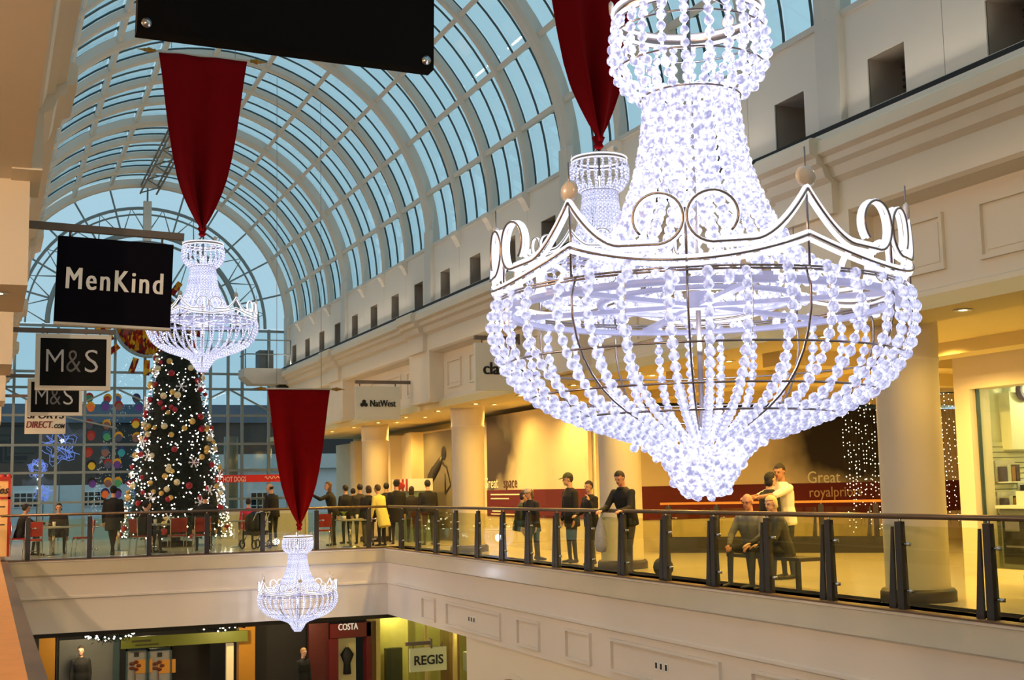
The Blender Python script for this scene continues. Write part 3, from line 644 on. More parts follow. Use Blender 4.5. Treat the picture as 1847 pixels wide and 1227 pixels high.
def make_chandelier(loc, yaw, label, detail):
    c = empty('chandelier', loc, yaw); tag(c, label, 'chandelier', None)
    rr = random.Random(11); step = .056; br = .0235
    # frame of wires
    m = MB()
    for r, z in ((.955, 0), (.955, -.012), (.93, -.30), (.80, -.455), (.62, -.555), (.372, 1.29), (.36, 1.12), (.24, .98)): m.tube([(r * math.cos(a), r * math.sin(a), z) for a in [2 * PI * i / 48 for i in range(48)]], .005, 5, True)
    for k in range(12): m.tube([p * .985 for p in string_pts(BOWL, .09, PI / 6 * k)], .0055, 5)
    m.tube([(0, 0, -.9), (0, 0, 1.555)], .012, 6)
    m.obj('frame_wire', FRAME, c)
    # flat bars inside the bowl
    m = MB(); m.lathe([(.88, -.06), (.93, -.06), (.93, -.035), (.88, -.035), (.88, -.06)], 48)
    m.lathe([(.45, -.02), (.48, -.02), (.48, .0), (.45, .0), (.45, -.02)], 36); m.obj('inner_ring', BAND_L, c)
    for k in range(6):
        a = PI / 3 * k + .35; m = MB(); m.bar((.05 * math.cos(a), .05 * math.sin(a), -.03), (.93 * math.cos(a), .93 * math.sin(a), -.03), .045, .02); m.obj('spoke', BAND_L, c)
    m = MB(); m.box(-.09, .09, -.05, .05, -.05, .03); m.obj('driver_box', BAND_L, c)
    # crown ropes on the ring
    RC = .97
    for k in range(6):
        th0 = PI / 6 + PI / 3 * k
        def P3(a, z, r=RC): return (r * math.cos(a), r * math.sin(a), z)
        for sgn in (1, -1):
            pts = spiral_rope(th0, sgn); m = MB()
            m.tube([P3(a, z, RC + .013) for a, z in pts], .0052, 5); m.obj('scroll_wire', FRAME, c)
            m = MB()
            m.tube([P3(a, z - .014, RC - .004) for a, z in pts[:12]] + [P3(a, z, RC - .018) for a, z in pts[12:]], .0098, 6)
            m.tube([P3(a, z + .016, RC + .004) for a, z in pts[:12]], .0098, 6); m.tube([P3(a, z, RC + .004) for a, z in pts[11:]], .009, 6)
            m.obj('scroll_rope', ROPE, c)
            m = MB(); low = [(th0 + sgn * PI / 6 * t, .125 - .10 * (1 - (1 - t) ** 2.0)) for t in [i / 10 for i in range(11)]]
            m.tube([P3(a, z, RC + .013) for a, z in low], .0052, 5); m.obj('scroll_wire', FRAME, c)
            m = MB(); m.tube([P3(a, z + .015) for a, z in low], .0092, 6); m.tube([P3(a, z - .016) for a, z in low], .0098, 6); m.obj('crown_rope', ROPE, c)
        m = MB(); m.tube([P3(th0, 0), P3(th0, .31)], .006, 5); m.obj('strut', FRAME, c); m = MB(); m.tube([P3(th0 + PI / 6, 0), P3(th0 + PI / 6, .24)], .006, 5); m.obj('strut', FRAME, c); m = MB(); m.tube([P3(th0, .32), P3(th0, .49)], .0035, 5); m.obj('disc_stem', FRAME, c)
        m = MB(); M = Matrix.Translation(P3(th0, .365)) @ Matrix.Rotation(th0, 4, 'Z') @ Matrix.Rotation(PI / 2, 4, 'Y'); m.lathe([(0, -.012), (.035, -.012), (.048, 0), (.035, .012), (0, .012)], 18, M=M); m.obj('peak_disc', FROST, c)
    # light rings at the top of the cup
    for z in (1.37, 1.42):
        m = MB(); m.tube([(.362 * math.cos(a), .362 * math.sin(a), z) for a in [2 * PI * i / 40 for i in range(40)]], .011, 6, True); m.obj('top_rope', ROPE, c)
    m = MB(); m.lathe([(.352, 1.355), (.358, 1.355), (.358, 1.435), (.352, 1.435)], 40); m.obj('top_band', FRAME, c)
    m = MB()
    if detail: m.tube([(0, 0, 1.55), (0, 0, 10.0)], .006, 5)
    for k in range(3): a = 2 * PI * k / 3; m.tube([(.35 * math.cos(a), .35 * math.sin(a), 1.42), (0, 0, 1.555)], .004, 4)
    m.obj('hanger', FRAME, c)
    for k in range(3):
        a = 2 * PI * k / 3 + .5; m = MB(); M = Matrix.Translation((.37 * math.cos(a), .37 * math.sin(a), 1.47)) @ Matrix.Rotation(a, 4, 'Z') @ Matrix.Rotation(PI / 2, 4, 'Y'); m.lathe([(0, -.01), (.03, -.01), (.04, 0), (.03, .01), (0, .01)], 14, M=M); m.obj('peak_disc', FROST, c)
    # bead strings
    led = MB(); mass = MB(); cand = []
    NBW = 36
    toward = math.atan2(-loc[1], -loc[0]) - yaw
    def lay(prof, count, off, jit, bucket, r=br, st=step):
        for k in range(count):
            a = 2 * PI * (k + off) / count + rr.uniform(-jit, jit); pts = string_pts(prof, st, a); sh_ = rr.uniform(0, .9)
            pts = [p.lerp(pts[min(i + 1, len(pts) - 1)], sh_) for i, p in enumerate(pts[:-1])] + [pts[-1]]
            for i, p in enumerate(pts):
                d = (pts[min(i + 1, len(pts) - 1)] - pts[max(i - 1, 0)])
                bucket.append((p, d, r * rr.uniform(.88, 1.08), k, a))
                if i < len(pts) - 1: led_geo(led, (p + pts[i + 1]) / 2, .0085)
    bowl, other = [], []
    if detail:
        lay(BOWL, NBW, .5, .02, bowl)
        lay(NOSE, 20, .2, .05, other); lay(NOSE[1:], 14, .6, .05, other); lay(NECK, 30, 0, .02, other); lay(NECK[2:], 26, .5, .03, other, br * .95); lay(CUP, 24, 0, .04, other)
        bowl.sort(key=lambda b: -math.cos(b[4] - toward)); near, rest = bowl[:300], bowl[300:]
        proto = {}
        bm_ = MB(); bead_geo(bm_, Vector((0, 0, 0)), Vector((0, 0, 1)), br); bme = bm_.mesh('bead', BEAD)
        for p, d, r, k, a in near:
            M = Vector((0, 0, 1)).rotation_difference(d).to_matrix().to_4x4(); M = Matrix.Translation(p) @ M @ Matrix.Scale(r / br, 4); link('bead', bme, c, M=M)
        for p, d, r, k, a in rest: bead_geo(mass, p, d, r, 0)
        for p, d, r, k, a in other: bead_geo(mass, p, d, r, 1)
        for k in range(420):                              # loose clusters where the strings meet the ring and the nose
            a = rr.uniform(0, 2 * PI); R = Matrix.Rotation(a, 3, 'Z'); q = rr.random()
            if q < .35: p = Vector((rr.uniform(.3, .75), 0, rr.uniform(.01, .10)))
            elif q < .75:
                pr = resample(NOSE, .05); p = rr.choice(pr) * rr.uniform(.8, 1.05); p.z = p.z / 1
                p.z = min(-.64, max(-.93, p.z))
            else: p = Vector((.95 + rr.uniform(-.05, .02), 0, rr.uniform(-.06, .05)))
            p = R @ p; bead_geo(mass, p, Vector((rr.gauss(0, 1), rr.gauss(0, 1), rr.gauss(0, 1))), br * rr.uniform(.8, 1.), 1)
            if k % 2: led_geo(led, p + Vector((0, 0, .02)), .0085)
        mass.obj('bead_strand', [BEAD, BEADN], c, kind='stuff')
        led.obj('diode', LED, c, kind='stuff')
        m = MB()
        for k in range(NBW): m.tube(string_pts(BOWL, .08, 2 * PI * (k + .5) / NBW), .0022, 4)
        m.obj('string_wire', WHITE, c)
    return c
BEADF = crystal_mat('acrylic_bead_far', (226, 228, 255), .62, .15)
LEDF = mat('white_led_small', (50, 50, 54), .4, emit=(244, 246, 255), es=3.2, var=0, sampling='NONE')
def make_far_strings(c):
    def strand(prof, mname, r, st=.05):
        mb = MB()
        pts = resample(prof, st)
        for i, p in enumerate(pts): mb.ball(p, (r, r, r * 1.2), 6, 4, 0, False)
        for i in range(len(pts) - 1): led_geo(mb, (pts[i] + pts[i + 1]) / 2, .009, 1)
        return mb.mesh(mname, [BEADF, LEDF])
    for prof, cnt, off in ((BOWL, 36, .5), (NOSE, 18, 0), (NECK, 30, 0), (NECK[2:], 24, .5), (CUP, 24, 0)):
        me = strand(prof, 'bead_string', .022)
        for k in range(cnt): link('bead_string', me, c, M=Matrix.Rotation(2 * PI * (k + off) / cnt, 4, 'Z'))
def glow(c, e):
    for z, k in ((-.25, .5), (.30, .3), (1.2, .2)): lamp('led_cluster', 'POINT', (0, 0, z), e * k, (.86, .88, 1.0), .09, parent=c)
YAW0 = math.atan2(-5.2, -3.1)
big = make_chandelier((3.10, 5.20, 2.39), YAW0 - .04, 'largest bead chandelier nearest the viewer, hanging in front of the right gallery', True); glow(big, 60)
far0 = make_chandelier((3.56, 23.4, 4.66), YAW0 + .5, 'mid-sized lit bead chandelier hanging in front of the Christmas tree top', False)
make_far_strings(far0)
far1 = copy_tree(far0); far1.location = (7.32, 14.65, 4.36); far1.rotation_euler = (0, 0, YAW0 + .2); tag(far1, 'lit bead chandelier partly hidden behind the largest one, under a red banner', 'chandelier')
far2 = copy_tree(far0); far2.location = (7.26, 32.0, -.98); far2.rotation_euler = (0, 0, YAW0 + .9); tag(far2, 'smallest bead chandelier hanging low in front of the bridge parapet', 'chandelier')
for c in (far0, far1, far2): glow(c, 55)
# far lower reflection-blue piece left out: it is only a mirror image in the glass

# ------------------------------------------------------------------ red banners
VELVET = mat('red_velvet', (118, 2, 6), .95, var=.12, scale=5, spec=.1)
GOLD = mat('antique_gold', (150, 112, 52), .35, metal=.9, var=.1)
def lerp_table(t, tb):
    for (a, p), (b, q) in zip(tb, tb[1:]):
        if t <= b: return p + (q - p) * (t - a) / (b - a)
    return tb[-1][1]
def banner(x, y, ztop, zbot, w, label, yaw=0., tilt=0.):
    b = empty('hanging_banner', (x, y, zbot), yaw); tag(b, label, 'banner', None); H = ztop - zbot
    nu, nv = 36, 30; vs = []; fs = []
    for j in range(nv + 1):
        t = j / nv; hw = w / 2 * lerp_table(t, ((0, 1), (.12, .925), (.25, .86), (.42, .77), (.58, .66), (.7, .55), (.79, .43), (.87, .29), (.93, .17), (.97, .07), (1.01, .025)))
        amp = .03 + .17 * t ** 1.1
        if t > .78: amp *= max(.15, 1 - (t - .78) / .24)
        for i in range(nu + 1):
            u = i / nu * 2 - 1; fold = math.cos(u * 4.2 * PI * .5 + .4 + .5 * t) * .6 + math.cos(u * 9 + 1.3 + t) * .25
            vs.append((u * hw + tilt * (1 - t) * 0, fold * amp - .05 * t, H * (1 - t) + (tilt * -u * (1 - t))))
    for j in range(nv):
        for i in range(nu): a = j * (nu + 1) + i; fs.append((a, a + 1, a + nu + 2, a + nu + 1))
    m = MB(); m.add(vs, fs, 0, True); o = m.obj('cloth', VELVET, b)
    sd = o.modifiers.new('cloth_thickness', 'SOLIDIFY'); sd.thickness = .012
    m = MB(); m.lathe([(.03, -.10), (.07, -.06), (.05, -.02), (.09, .06), (.03, .10)], 10); m.obj('tassel', VELVET, b)
    zr = H + .02; L = w / 2
    m = MB(); m.tube([(-L - .06, 0, zr + tilt), (L + .06, 0, zr - tilt)], .022, 8); m.obj('pole', mat('white_pole', (190, 184, 172), .5), b)
    for s in (-1, 1):
        m = MB(); M = Matrix.Translation((s * (L + .05), 0, zr - s * tilt)) @ Matrix.Rotation(s * PI / 2, 4, 'Y')
        m.lathe([(.02, 0), (.035, .02), (.03, .06), (.05, .10), (.055, .14), (.03, .17), (.035, .2), (.022, .23), (.004, .34)], 10, M=M); m.obj('finial', GOLD, b)
        m = MB(); m.tube([(s * L * .72, 0, zr), (s * L * .72, 0, ZC + math.sqrt(max(.1, RV ** 2 - (x + s * L * .72 - XC) ** 2)) + .1 - zbot)], .006, 4); m.obj('cable', FRAME, b)
    return b
banner(7.32, 14.65, 9.5, 6.01, 1.62, 'red velvet banner gathered to a point above the chandelier half hidden by the largest', .0)
banner(3.54, 23.4, 9.62, 6.31, 1.62, 'dark red velvet banner with gold finials hanging above the mid-sized chandelier', .0)
banner(7.30, 32.0, 4.12, .67, 1.6, 'lowest red velvet banner, hanging in front of the food court rail', .0)
# ------------------------------------------------------------------ hanging shop signs
def hang_sign(x0, x1, z0, z1, Y, label, face, frame, bracket=None, fr=.05, roll=0., bolts=False, thick=.10):
    s = empty('hanging_sign', ((x0 + x1) / 2, Y, (z0 + z1) / 2)); tag(s, label, 'sign'); w, h = (x1 - x0) / 2, (z1 - z0) / 2
    s.rotation_euler = (0, roll, 0)
    m = MB(); m.box(-w, w, -thick / 2, thick / 2, -h, h); m.obj('panel', face, s)
    if frame:
        m = MB(); e = thick / 2 + .012
        for a in ((-w - fr, w + fr, h, h + fr), (-w - fr, w + fr, -h - fr, -h), (-w - fr, -w, -h, h), (w, w + fr, -h, h)): m.box(a[0], a[1], -e, e, a[2], a[3])
        m.obj('frame', frame, s)
    if bracket:
        bx0, bx1, bm = bracket; m = MB(); m.box(bx0 - (x0 + x1) / 2, bx1 - (x0 + x1) / 2, -.04, .04, h + fr + .02, h + fr + .10)
        for q in (-w * .8, w * .8): m.tube([(q, 0, h), (q, 0, h + fr + .05)], .015, 6)
        m.obj('bracket', bm, s)
        e = bx0 if abs(bx0) < abs(bx1) else bx0
        m = MB(); q = (bx0 if x0 < 5 else bx1) - (x0 + x1) / 2; m.box(q - .02, q + .02, -.07, .07, h - .02, h + .2); m.obj('wall_plate', bm, s)
    if bolts:
        for q in (-1, 1):
            m = MB(); m.lathe([(0, -.01), (.026, -.01), (.026, .012), (0, .016)], 12, M=Matrix.Translation((q * (w - .045), -thick / 2, -h + .045)) @ Matrix.Rotation(PI / 2, 4, 'X')); m.obj('bolt', CHROME, s)
    return s
BRK = mat('brown_grey_bracket', (112, 100, 90), .5, metal=.3)
OFFW = mat('offwhite_sign', (222, 216, 200), .5, var=.02)
hang_sign(.645, 2.20, 3.80, 4.95, 6.4, 'large plain black sign with two silver corner bolts cut by the top of the picture', BLACK, None, (.15, 2.3, BRK), roll=-.0 + .02, bolts=True)
a, b = at(99, 584, Y=15.3), at(310, 440, Y=15.3)
s = hang_sign(a.x, b.x, a.z, b.z, 15.3, 'black hanging sign lettered MenKind in white on a long bracket', mat('black_violet_sign', (12, 8, 18), .8, var=0, spec=.1), None, (.30, b.x + .12, BRK), roll=.03)
text('lettering', 'MenKind', .36, mat('ivory_letters', (226, 214, 196), .5, emit=(226, 214, 196), es=.12, var=0), (0, -.062, .0), s, FRONT, fit=(b.x - a.x) * .84, bold=.010, spacing=1.22)
m = MB(); m.box(-(b.x - a.x) / 2, (b.x - a.x) / 2, -.06, .06, -(b.z - a.z) / 2 - .03, -(b.z - a.z) / 2); m.obj('lower_edge', OFFW, s)
for (px0, px1, y0, y1, Y, lab) in ((71, 192, 613, 696, 23.3, 'M&S sign nearer the viewer, black with thin grey letters in an off-white frame'), (55, 143, 690, 744, 31.5, 'M&S sign half hidden behind its nearer twin, in an off-white frame')):
    a, b = at(px0, y1, Y=Y), at(px1, y0, Y=Y)
    s = hang_sign(a.x, b.x, a.z, b.z, Y, lab, mat('black_sign_glossy', (14, 14, 14), .7, var=0, spec=.15), OFFW, (.2, b.x + .15, BRK), fr=.075)
    G = mat('silver_letters', (196, 196, 196), .4, var=0); G2 = mat('dim_grey_letters', (96, 96, 96), .4, var=0)
    wd = b.x - a.x
    text('lettering', 'M', .58, G, (-wd * .28, -.06, 0), s, FRONT, fit=wd * .26, offset=-.006)
    text('lettering', '&', .58, G2, (0, -.06, 0), s, FRONT, fit=wd * .22, offset=-.006)
    text('lettering', 'S', .58, G, (wd * .27, -.06, 0), s, FRONT, fit=wd * .20, offset=-.006)
a, b = at(44, 783, Y=38.5), at(119, 722, Y=38.5)
s = hang_sign(a.x, b.x, a.z, b.z, 38.5, 'cream hanging sign lettered SPORTS DIRECT.COM below the two M&S signs', OFFW, None, (.2, b.x, BRK))
wd = b.x - a.x; h = b.z - a.z
text('lettering', 'SPORTS', .3, mat('black_letters', (14, 14, 14), .5, var=0), (0, -.06, -h * .5 + .52), s, FRONT, fit=wd * .92, bold=.012, shear=.2)
text('lettering', 'DIRECT.', .27, mat('dark_red_letters', (120, 22, 18), .5, var=0), (-wd * .14, -.06, -h * .5 + .25), s, FRONT, fit=wd * .66, bold=.011, shear=.2)
text('lettering', 'COM', .15, mat('black_letters', (14, 14, 14)), (wd * .34, -.06, -h * .5 + .21), s, FRONT, fit=wd * .27, offset=.008, shear=.2)
PALE = mat('pale_grey_sign', (208, 208, 196), .5, var=.02)
a, b = at(641, 757, Y=30.8), at(721, 698, Y=30.8)
s = hang_sign(a.x, b.x, a.z, b.z, 30.8, 'pale hanging sign lettered NatWest with small black cube mark', PALE, None, (a.x, 10.1, BRK))
K = mat('black_letters', (14, 14, 14)); wd = b.x - a.x
text('lettering', 'NatWest', .24, K, (wd * .10, -.06, -.02), s, FRONT, fit=wd * .58, bold=.01)
m = MB()
for q, z in ((-.047, -.03), (.047, -.03), (0, .05)):
    c = Vector((-wd * .32 + q, -.062, z - .02)); m.add([c + Vector((.055 * math.cos(PI / 6 + PI / 3 * i), 0, .055 * math.sin(PI / 6 + PI / 3 * i))) for i in range(6)], [tuple(range(6))])
m.obj('cube_mark', K, s)
a, b = at(857, 704, Y=24.2), at(985, 622, Y=24.2)
s = hang_sign(a.x, b.x, a.z, b.z, 24.2, "pale hanging sign lettered claire's seen through the largest chandelier's beads", PALE, None, (a.x, 10.1, BRK)); wd = b.x - a.x
text('lettering', "claire's", .36, K, (-wd * .12, -.06, -.05), s, FRONT, fit=wd * .56, bold=.014)

# ------------------------------------------------------------------ balustrades
def balustrade(name, label, p0, p1, ts, normal, rail_off, rail, rail_r, lean=0., zr=1.1, fins=True):
    "glass balustrade from p0 to p1; ts are distances of the posts along it; normal points to the gallery side"
    b = empty(name, (p0[0], p0[1], 0)); tag(b, label, 'balustrade')
    d = (Vector(p1) - Vector(p0)).to_3d(); L = d.length; d.normalize(); nrm = Vector(normal).to_3d()
    M0 = Matrix((nrm, d, (0, 0, 1))).transposed().to_4x4()           # local x = inward, y = along
    b.matrix_world = Matrix.Translation((p0[0], p0[1], 0)) @ M0
    up = MB().prism([(-.03 , 0), (.06, 0), (.04 + lean, zr - .06), (-.02 + lean, zr - .06)], -.055, .055).mesh('upright', POST)
    fin = MB().prism([(.115, 0), (.24, 0), (.135, zr - .12), (.105, zr - .12)], -.012, .012, 'x').mesh('fin', POST)
    cl = MB(); cl.tube([(0, -.05, 0), (0, -.17, 0)], .013, 6); cl.lathe([(0, -.02), (.032, -.02), (.032, .02), (0, .02)], 10, (-.01, -.17, 0), M=None); cl = cl.mesh('clamp', CHROME)
    st = MB().tube([(.02 + lean, 0, zr - .1), (rail_off, 0, zr)], .018, 6).mesh('rail_stub', CHROME)
    for t in ts:
        u = link('post', up, b, (0, t, 0)); 
        if fins: link('fin', fin, u)
        link('rail_stub', st, u)
        for z in (.24, .78) if fins or normal == (0, 1) else (): link('clamp', cl, u, (-.0 + lean * z / zr, 0, z))
    for a, c in zip(ts, ts[1:]):
        m = MB(); e = lean * .9; m.add([(-.01, a + .09, .07), (-.01, c - .09, .07), (-.01 + e, c - .09, .99), (-.01 + e, a + .09, .99), (.004, a + .09, .07), (.004, c - .09, .07), (.004 + e, c - .09, .99), (.004 + e, a + .09, .99)], [(0, 1, 2, 3), (7, 6, 5, 4), (0, 4, 5, 1), (2, 6, 7, 3), (1, 5, 6, 2), (3, 7, 4, 0)]); m.obj('pane', CLEAR, b)
    m = MB()
    if isinstance(rail_r, tuple): m.bar((rail_off, 0, zr), (rail_off, L, zr), *rail_r)
    else: m.tube([(rail_off, 0, zr), (rail_off, L, zr)], rail_r, 10)
    m.obj('handrail', rail, b)
    return b
posts = [y - 6.0 for y in (32.0, 30.59, 29.19, 27.82, 26.39, 24.93, 23.55, 22.2, 20.78, 19.47, 18.0, 16.55, 15.13, 13.73, 12.35, 10.9, 9.5, 8.1)][::-1]
balustrade('glass_balustrade', 'long glass balustrade with grey steel posts and bronze handrail along the right gallery', (9.98, 6.0), (9.98, 33.2), posts, (1, 0), .02, BRONZE, .034)
balustrade('glass_balustrade', 'glass balustrade with thin bronze rail along the bridge edge by the diners', (9.98, 33.3), (.35, 33.3), [.5 + 1.42 * i for i in range(7)], (0, 1), .02, BRONZE, .034, fins=False)
balustrade('glass_balustrade', 'dark balustrade seen end-on along the left gallery edge below the viewer', (.33, 33.2), (.33, 1.6), [.9 + 1.42 * i for i in range(22)], (-1, 0), .31, TIMBER, (.15, .05), lean=.24, fins=False)
b = balustrade('glass_balustrade', 'timber-railed balustrade around the side mall opening behind the hugging couple', (18.6, 21.6), (14.2, 25.8), [.2, 1.35, 2.5, 3.65, 4.8, 5.9], (.69, .72), .02, TIMBER, (.12, .05))
m = MB(); m.box(-.05, .35, 0, 6.08, 0, .34); m.obj('base_band', mat('dark_base_band', (44, 42, 42), .5), b)

# ------------------------------------------------------------------ Christmas tree
def tree():
    t = empty('christmas_tree', (5.32, 39.9, 0)); tag(t, 'tall conical Christmas tree covered with white lights, gold and red baubles', 'christmas tree'); R = random.Random(5)
    def rad(z): return max(.04, (1.60 - (z - .3) * .182) if z < 5.8 else (.60 - (z - 5.8) * .33))
    H = 7.6
    m = MB(); m.lathe([(.02, H)] + [(rad(z) * .86, z) for z in (7.2, 6.4, 5.8, 4, 2, .3)] + [(.05, .25)], 24); m.obj('core', mat('dark_green_core', (12, 20, 12), .9), t)
    m = MB(); m.tube([(0, 0, 0), (0, 0, .5)], .14, 8); m.lathe([(.5, 0), (.5, .12), (.1, .16)], 12); m.obj('trunk', mat('brown_trunk', (60, 44, 30)), t)
    m = MB(); k = 0
    def sp():
        while 1:
            z = R.uniform(.25, H - .1)
            if R.random() * 1.65 < rad(z): break
        return z, R.uniform(0, 2 * PI)
    for k in range(7000):
        z, a = sp(); r = rad(z) * R.uniform(.78, 1.0); d = Vector((math.cos(a), math.sin(a), -.25)); c = Vector((r * math.cos(a), r * math.sin(a), z)); s = Vector((-math.sin(a), math.cos(a), R.uniform(-.5, .5))) * .035
        L = R.uniform(.08, .2); m.add([c - s, c + s, c + d * L * .7 + Vector((0, 0, R.uniform(-.06, .06)))], [(0, 1, 2)])
    m.obj('foliage', mat('fir_green', (24, 38, 22), .85, var=.3), t, kind='stuff')
    lm = mat('tree_light', (255, 250, 235), .4, emit=(255, 248, 232), es=6, var=0, sampling='NONE')
    m = MB()
    for k in range(1250):
        z, a = sp(); r = rad(z) * R.uniform(1.0, 1.07); led_geo(m, Vector((r * math.cos(a), r * math.sin(a), z)), R.uniform(.015, .028))
    m.obj('light', lm, t, kind='stuff')
    cols = [mat('gold_bauble', (206, 170, 96), .3, metal=.4, var=.1), mat('red_bauble', (150, 20, 36), .3, metal=.2, var=.1), mat('pale_gold_bauble', (214, 200, 160), .3, metal=.3)]
    bm = [MB().ball((0, 0, 0), .085, 10, 7).mesh('bauble', c) for c in cols]
    sf = MB()
    for k in range(6): sf.bar((0, 0, 0), (.17 * math.cos(k * PI / 3), 0, .17 * math.sin(k * PI / 3)), .02, .02)
    for k in range(6):
        a = k * PI / 3; p = Vector((.1 * math.cos(a), 0, .1 * math.sin(a)))
        for s in (.5, -.5): sf.bar(p, p + Vector((.06 * math.cos(a + s), 0, .06 * math.sin(a + s))), .014, .014)
    sf = sf.mesh('snowflake', mat('silver_glitter', (214, 214, 220), .35, metal=.3, emit=(220, 220, 230), es=.1))
    toward = math.atan2(-39.9, -5.3)
    for k in range(120):
        z, _ = sp(); a = toward + R.uniform(-1.7, 1.7); r = rad(z) * 1.04; link('bauble', bm[R.choice((0, 0, 1, 1, 2))], t, M=Matrix.Translation((r * math.cos(a), r * math.sin(a), z)) @ Matrix.Scale(R.uniform(.8, 1.25), 4))
    for k in range(22):
        z, _ = sp(); a = toward + R.uniform(-1.5, 1.5); r = rad(z) * 1.1; link('snowflake', sf, t, M=Matrix.Translation((r * math.cos(a), r * math.sin(a), z)) @ Matrix.Rotation(a + PI / 2, 4, 'Z'))
tree()

# ------------------------------------------------------------------ curtains of fairy lights
FAIRY = mat('fairy_bulb', (255, 248, 220), .4, emit=(255, 244, 206), es=5, var=0, sampling='NONE')
def curtain(x0, y0, x1, y1, n, ztop, zbot, label, r=.014, seed=1):
    c = empty('light_curtain', (x0, y0, 0)); tag(c, label, 'fairy lights'); R = random.Random(seed); dx, dy = x1 - x0, y1 - y0
    for k in range(n):
        m = MB(); t = (k + .5) / n; x, y = dx * t, dy * t; ph = R.uniform(0, 6); zb = zbot + R.uniform(0, .5); pts = []
        z = ztop
        while z > zb:
            p = Vector((x + .035 * math.sin(z * 2.3 + ph), y + .03 * math.cos(z * 2 + ph), z)); pts.append(p)
            if R.random() < .7: led_geo(m, p, r * R.uniform(.7, 1.2), 1)
            z -= R.uniform(.07, .17)
        m.tube(pts, .003, 3, m=0); m.obj('light_string', [DARKGAP, FAIRY], c)
    m = MB(); m.bar((0, 0, ztop + .02), (dx, dy, ztop + .02), .03, .03); m.obj('rail', DKBAR, c)
p0, p1 = at(1518, 760, Y=24.6), at(1600, 760, Y=24.2)
curtain(p0.x, 24.6, p1.x, 24.2, 15, 3.55, .2, 'dense curtain of warm fairy lights left of the big round column', seed=2)
p0, p1 = at(1690, 760, Y=24.6), at(1735, 760, Y=24.2)
curtain(p0.x, 24.6, p1.x, 24.2, 7, 3.58, .2, 'narrow curtain of fairy lights between the big column and the corner shop', seed=3)

# ------------------------------------------------------------------ food court furniture
RED = mat('red_vinyl', (150, 34, 30), .4, var=.06)
def make_chair(name, x, y, face, label, padm, frm=None):
    c = empty(name, (x, y, 0), math.radians(face - 90)); tag(c, label, 'chair'); fm = frm or CHROME
    m = MB(); m.prism([(-.2, -.2), (.2, -.2), (.21, .2), (-.21, .2)], .44, .49, 'z'); m.obj('seat', padm, c)
    m = MB(); m.box(-.2, .2, -.02, .02, 0, .36, M=Matrix.Translation((0, -.21, .56)) @ Matrix.Rotation(.12, 4, 'X')); m.obj('backrest', padm, c)
    for sx in (-1, 1):
        m = MB(); m.tube([(sx * .2, .2, .44), (sx * .21, .24, 0)], .013, 6); m.obj('leg', fm, c)
        m = MB(); m.tube([(sx * .2, -.22, .95), (sx * .2, -.2, .5), (sx * .21, -.24, .0)], .013, 6); m.obj('leg', fm, c)
    m = MB(); m.tube([(-.2, -.2, .44), (.2, -.2, .44), (.2, .2, .44), (-.2, .2, .44)], .012, 6, True); m.obj('seat_frame', fm, c)
    return c
def make_table(x, y, label, w=.75, rnd_=False):
    t = empty('cafe_table', (x, y, 0)); tag(t, label, 'table'); TM = mat('grey_table_top', (150, 150, 146), .4)
    m = MB()
    if rnd_: m.lathe([(0, .72), (w / 2, .72), (w / 2, .75), (0, .75)], 20)
    else: m.box(-w / 2, w / 2, -w / 2, w / 2, .72, .755)
    m.obj('tabletop', TM, t)
    m = MB(); m.tube([(0, 0, .03), (0, 0, .72)], .035, 8); m.obj('pedestal', CHROME, t); m = MB(); m.lathe([(.25, 0), (.24, .02), (.05, .04)], 16); m.obj('foot', CHROME, t)
    return t
def gx(px, Y, py=930): return at(px, py, Y=Y).x
YF = 35.2
make_chair('cafe_chair', gx(60, 34.6), 34.6, 95, 'bright red cafe chair at the left end of the bridge, back to the viewer', mat('bright_red_vinyl', (196, 40, 30), .4))
make_chair('cafe_chair', gx(150, 35.2), 35.2, 190, 'wire-backed cafe chair with red seat beside the leftmost table', RED)
make_chair('cafe_chair', gx(255, 35.0), 35.0, 20, 'chrome cafe chair under the person seated left of the tree', RED)
make_chair('cafe_chair', gx(320, 34.5), 34.5, 92, 'dark red cafe chair in front of the tree, left of two', RED)
make_chair('cafe_chair', gx(364, 34.4), 34.4, 88, 'dark red cafe chair in front of the tree, right of two', RED)
make_chair('cafe_chair', gx(583, 35.0), 35.0, 85, 'dark red cafe chair right of the lowest banner', RED)
make_chair('cafe_chair', gx(448, 38.8), 38.8, 85, 'cafe chair under the person in the bright pink top', RED)
make_chair("cafe_chair", gx(34, 36.1), 36.1, 10, 'cafe chair under the person seated at the far left end of the bridge', RED)
make_chair('cafe_chair', gx(106, 37.1), 37.1, 268, 'cafe chair behind the leftmost table, facing the viewer', RED)
make_table(gx(97, 36.0), 36.0, 'square grey cafe table at the left end of the bridge', .9)
make_table(gx(285, 35.6), 35.6, 'small cafe table left of the two dark red chairs', .7)
make_table(gx(215, 37.5), 37.5, 'round cafe table behind the standing person on the bridge', .7, True)
make_table(gx(432, 37.3), 37.3, 'round cafe table between the tree and the lowest banner', .8, True)
make_table(gx(632, 34.5), 34.5, 'cafe table with a small green plant right of the lowest banner', .7)
def small(name, cat, label, x, y, z, build, group=None):
    o = empty(name, (x, y, z)); tag(o, label, cat, group); build(o); return o
def tray(o): m = MB(); m.box(-.16, .16, -.11, .11, 0, .015); m.obj('tray', mat('pale_tray', (206, 196, 176)), o); m = MB(); m.lathe([(.0, .015), (.035, .015), (.045, .13), (0, .13)], 10); m.obj('cup', WHITE, o)
small('food_tray', 'tray', 'pale food tray with a paper cup on the leftmost table', gx(98, 35.8), 35.8, .755, tray)
small('food_tray', 'tray', 'pale food tray with a paper cup on the small table left of the red chairs', gx(280, 35.5), 35.5, .755, tray)
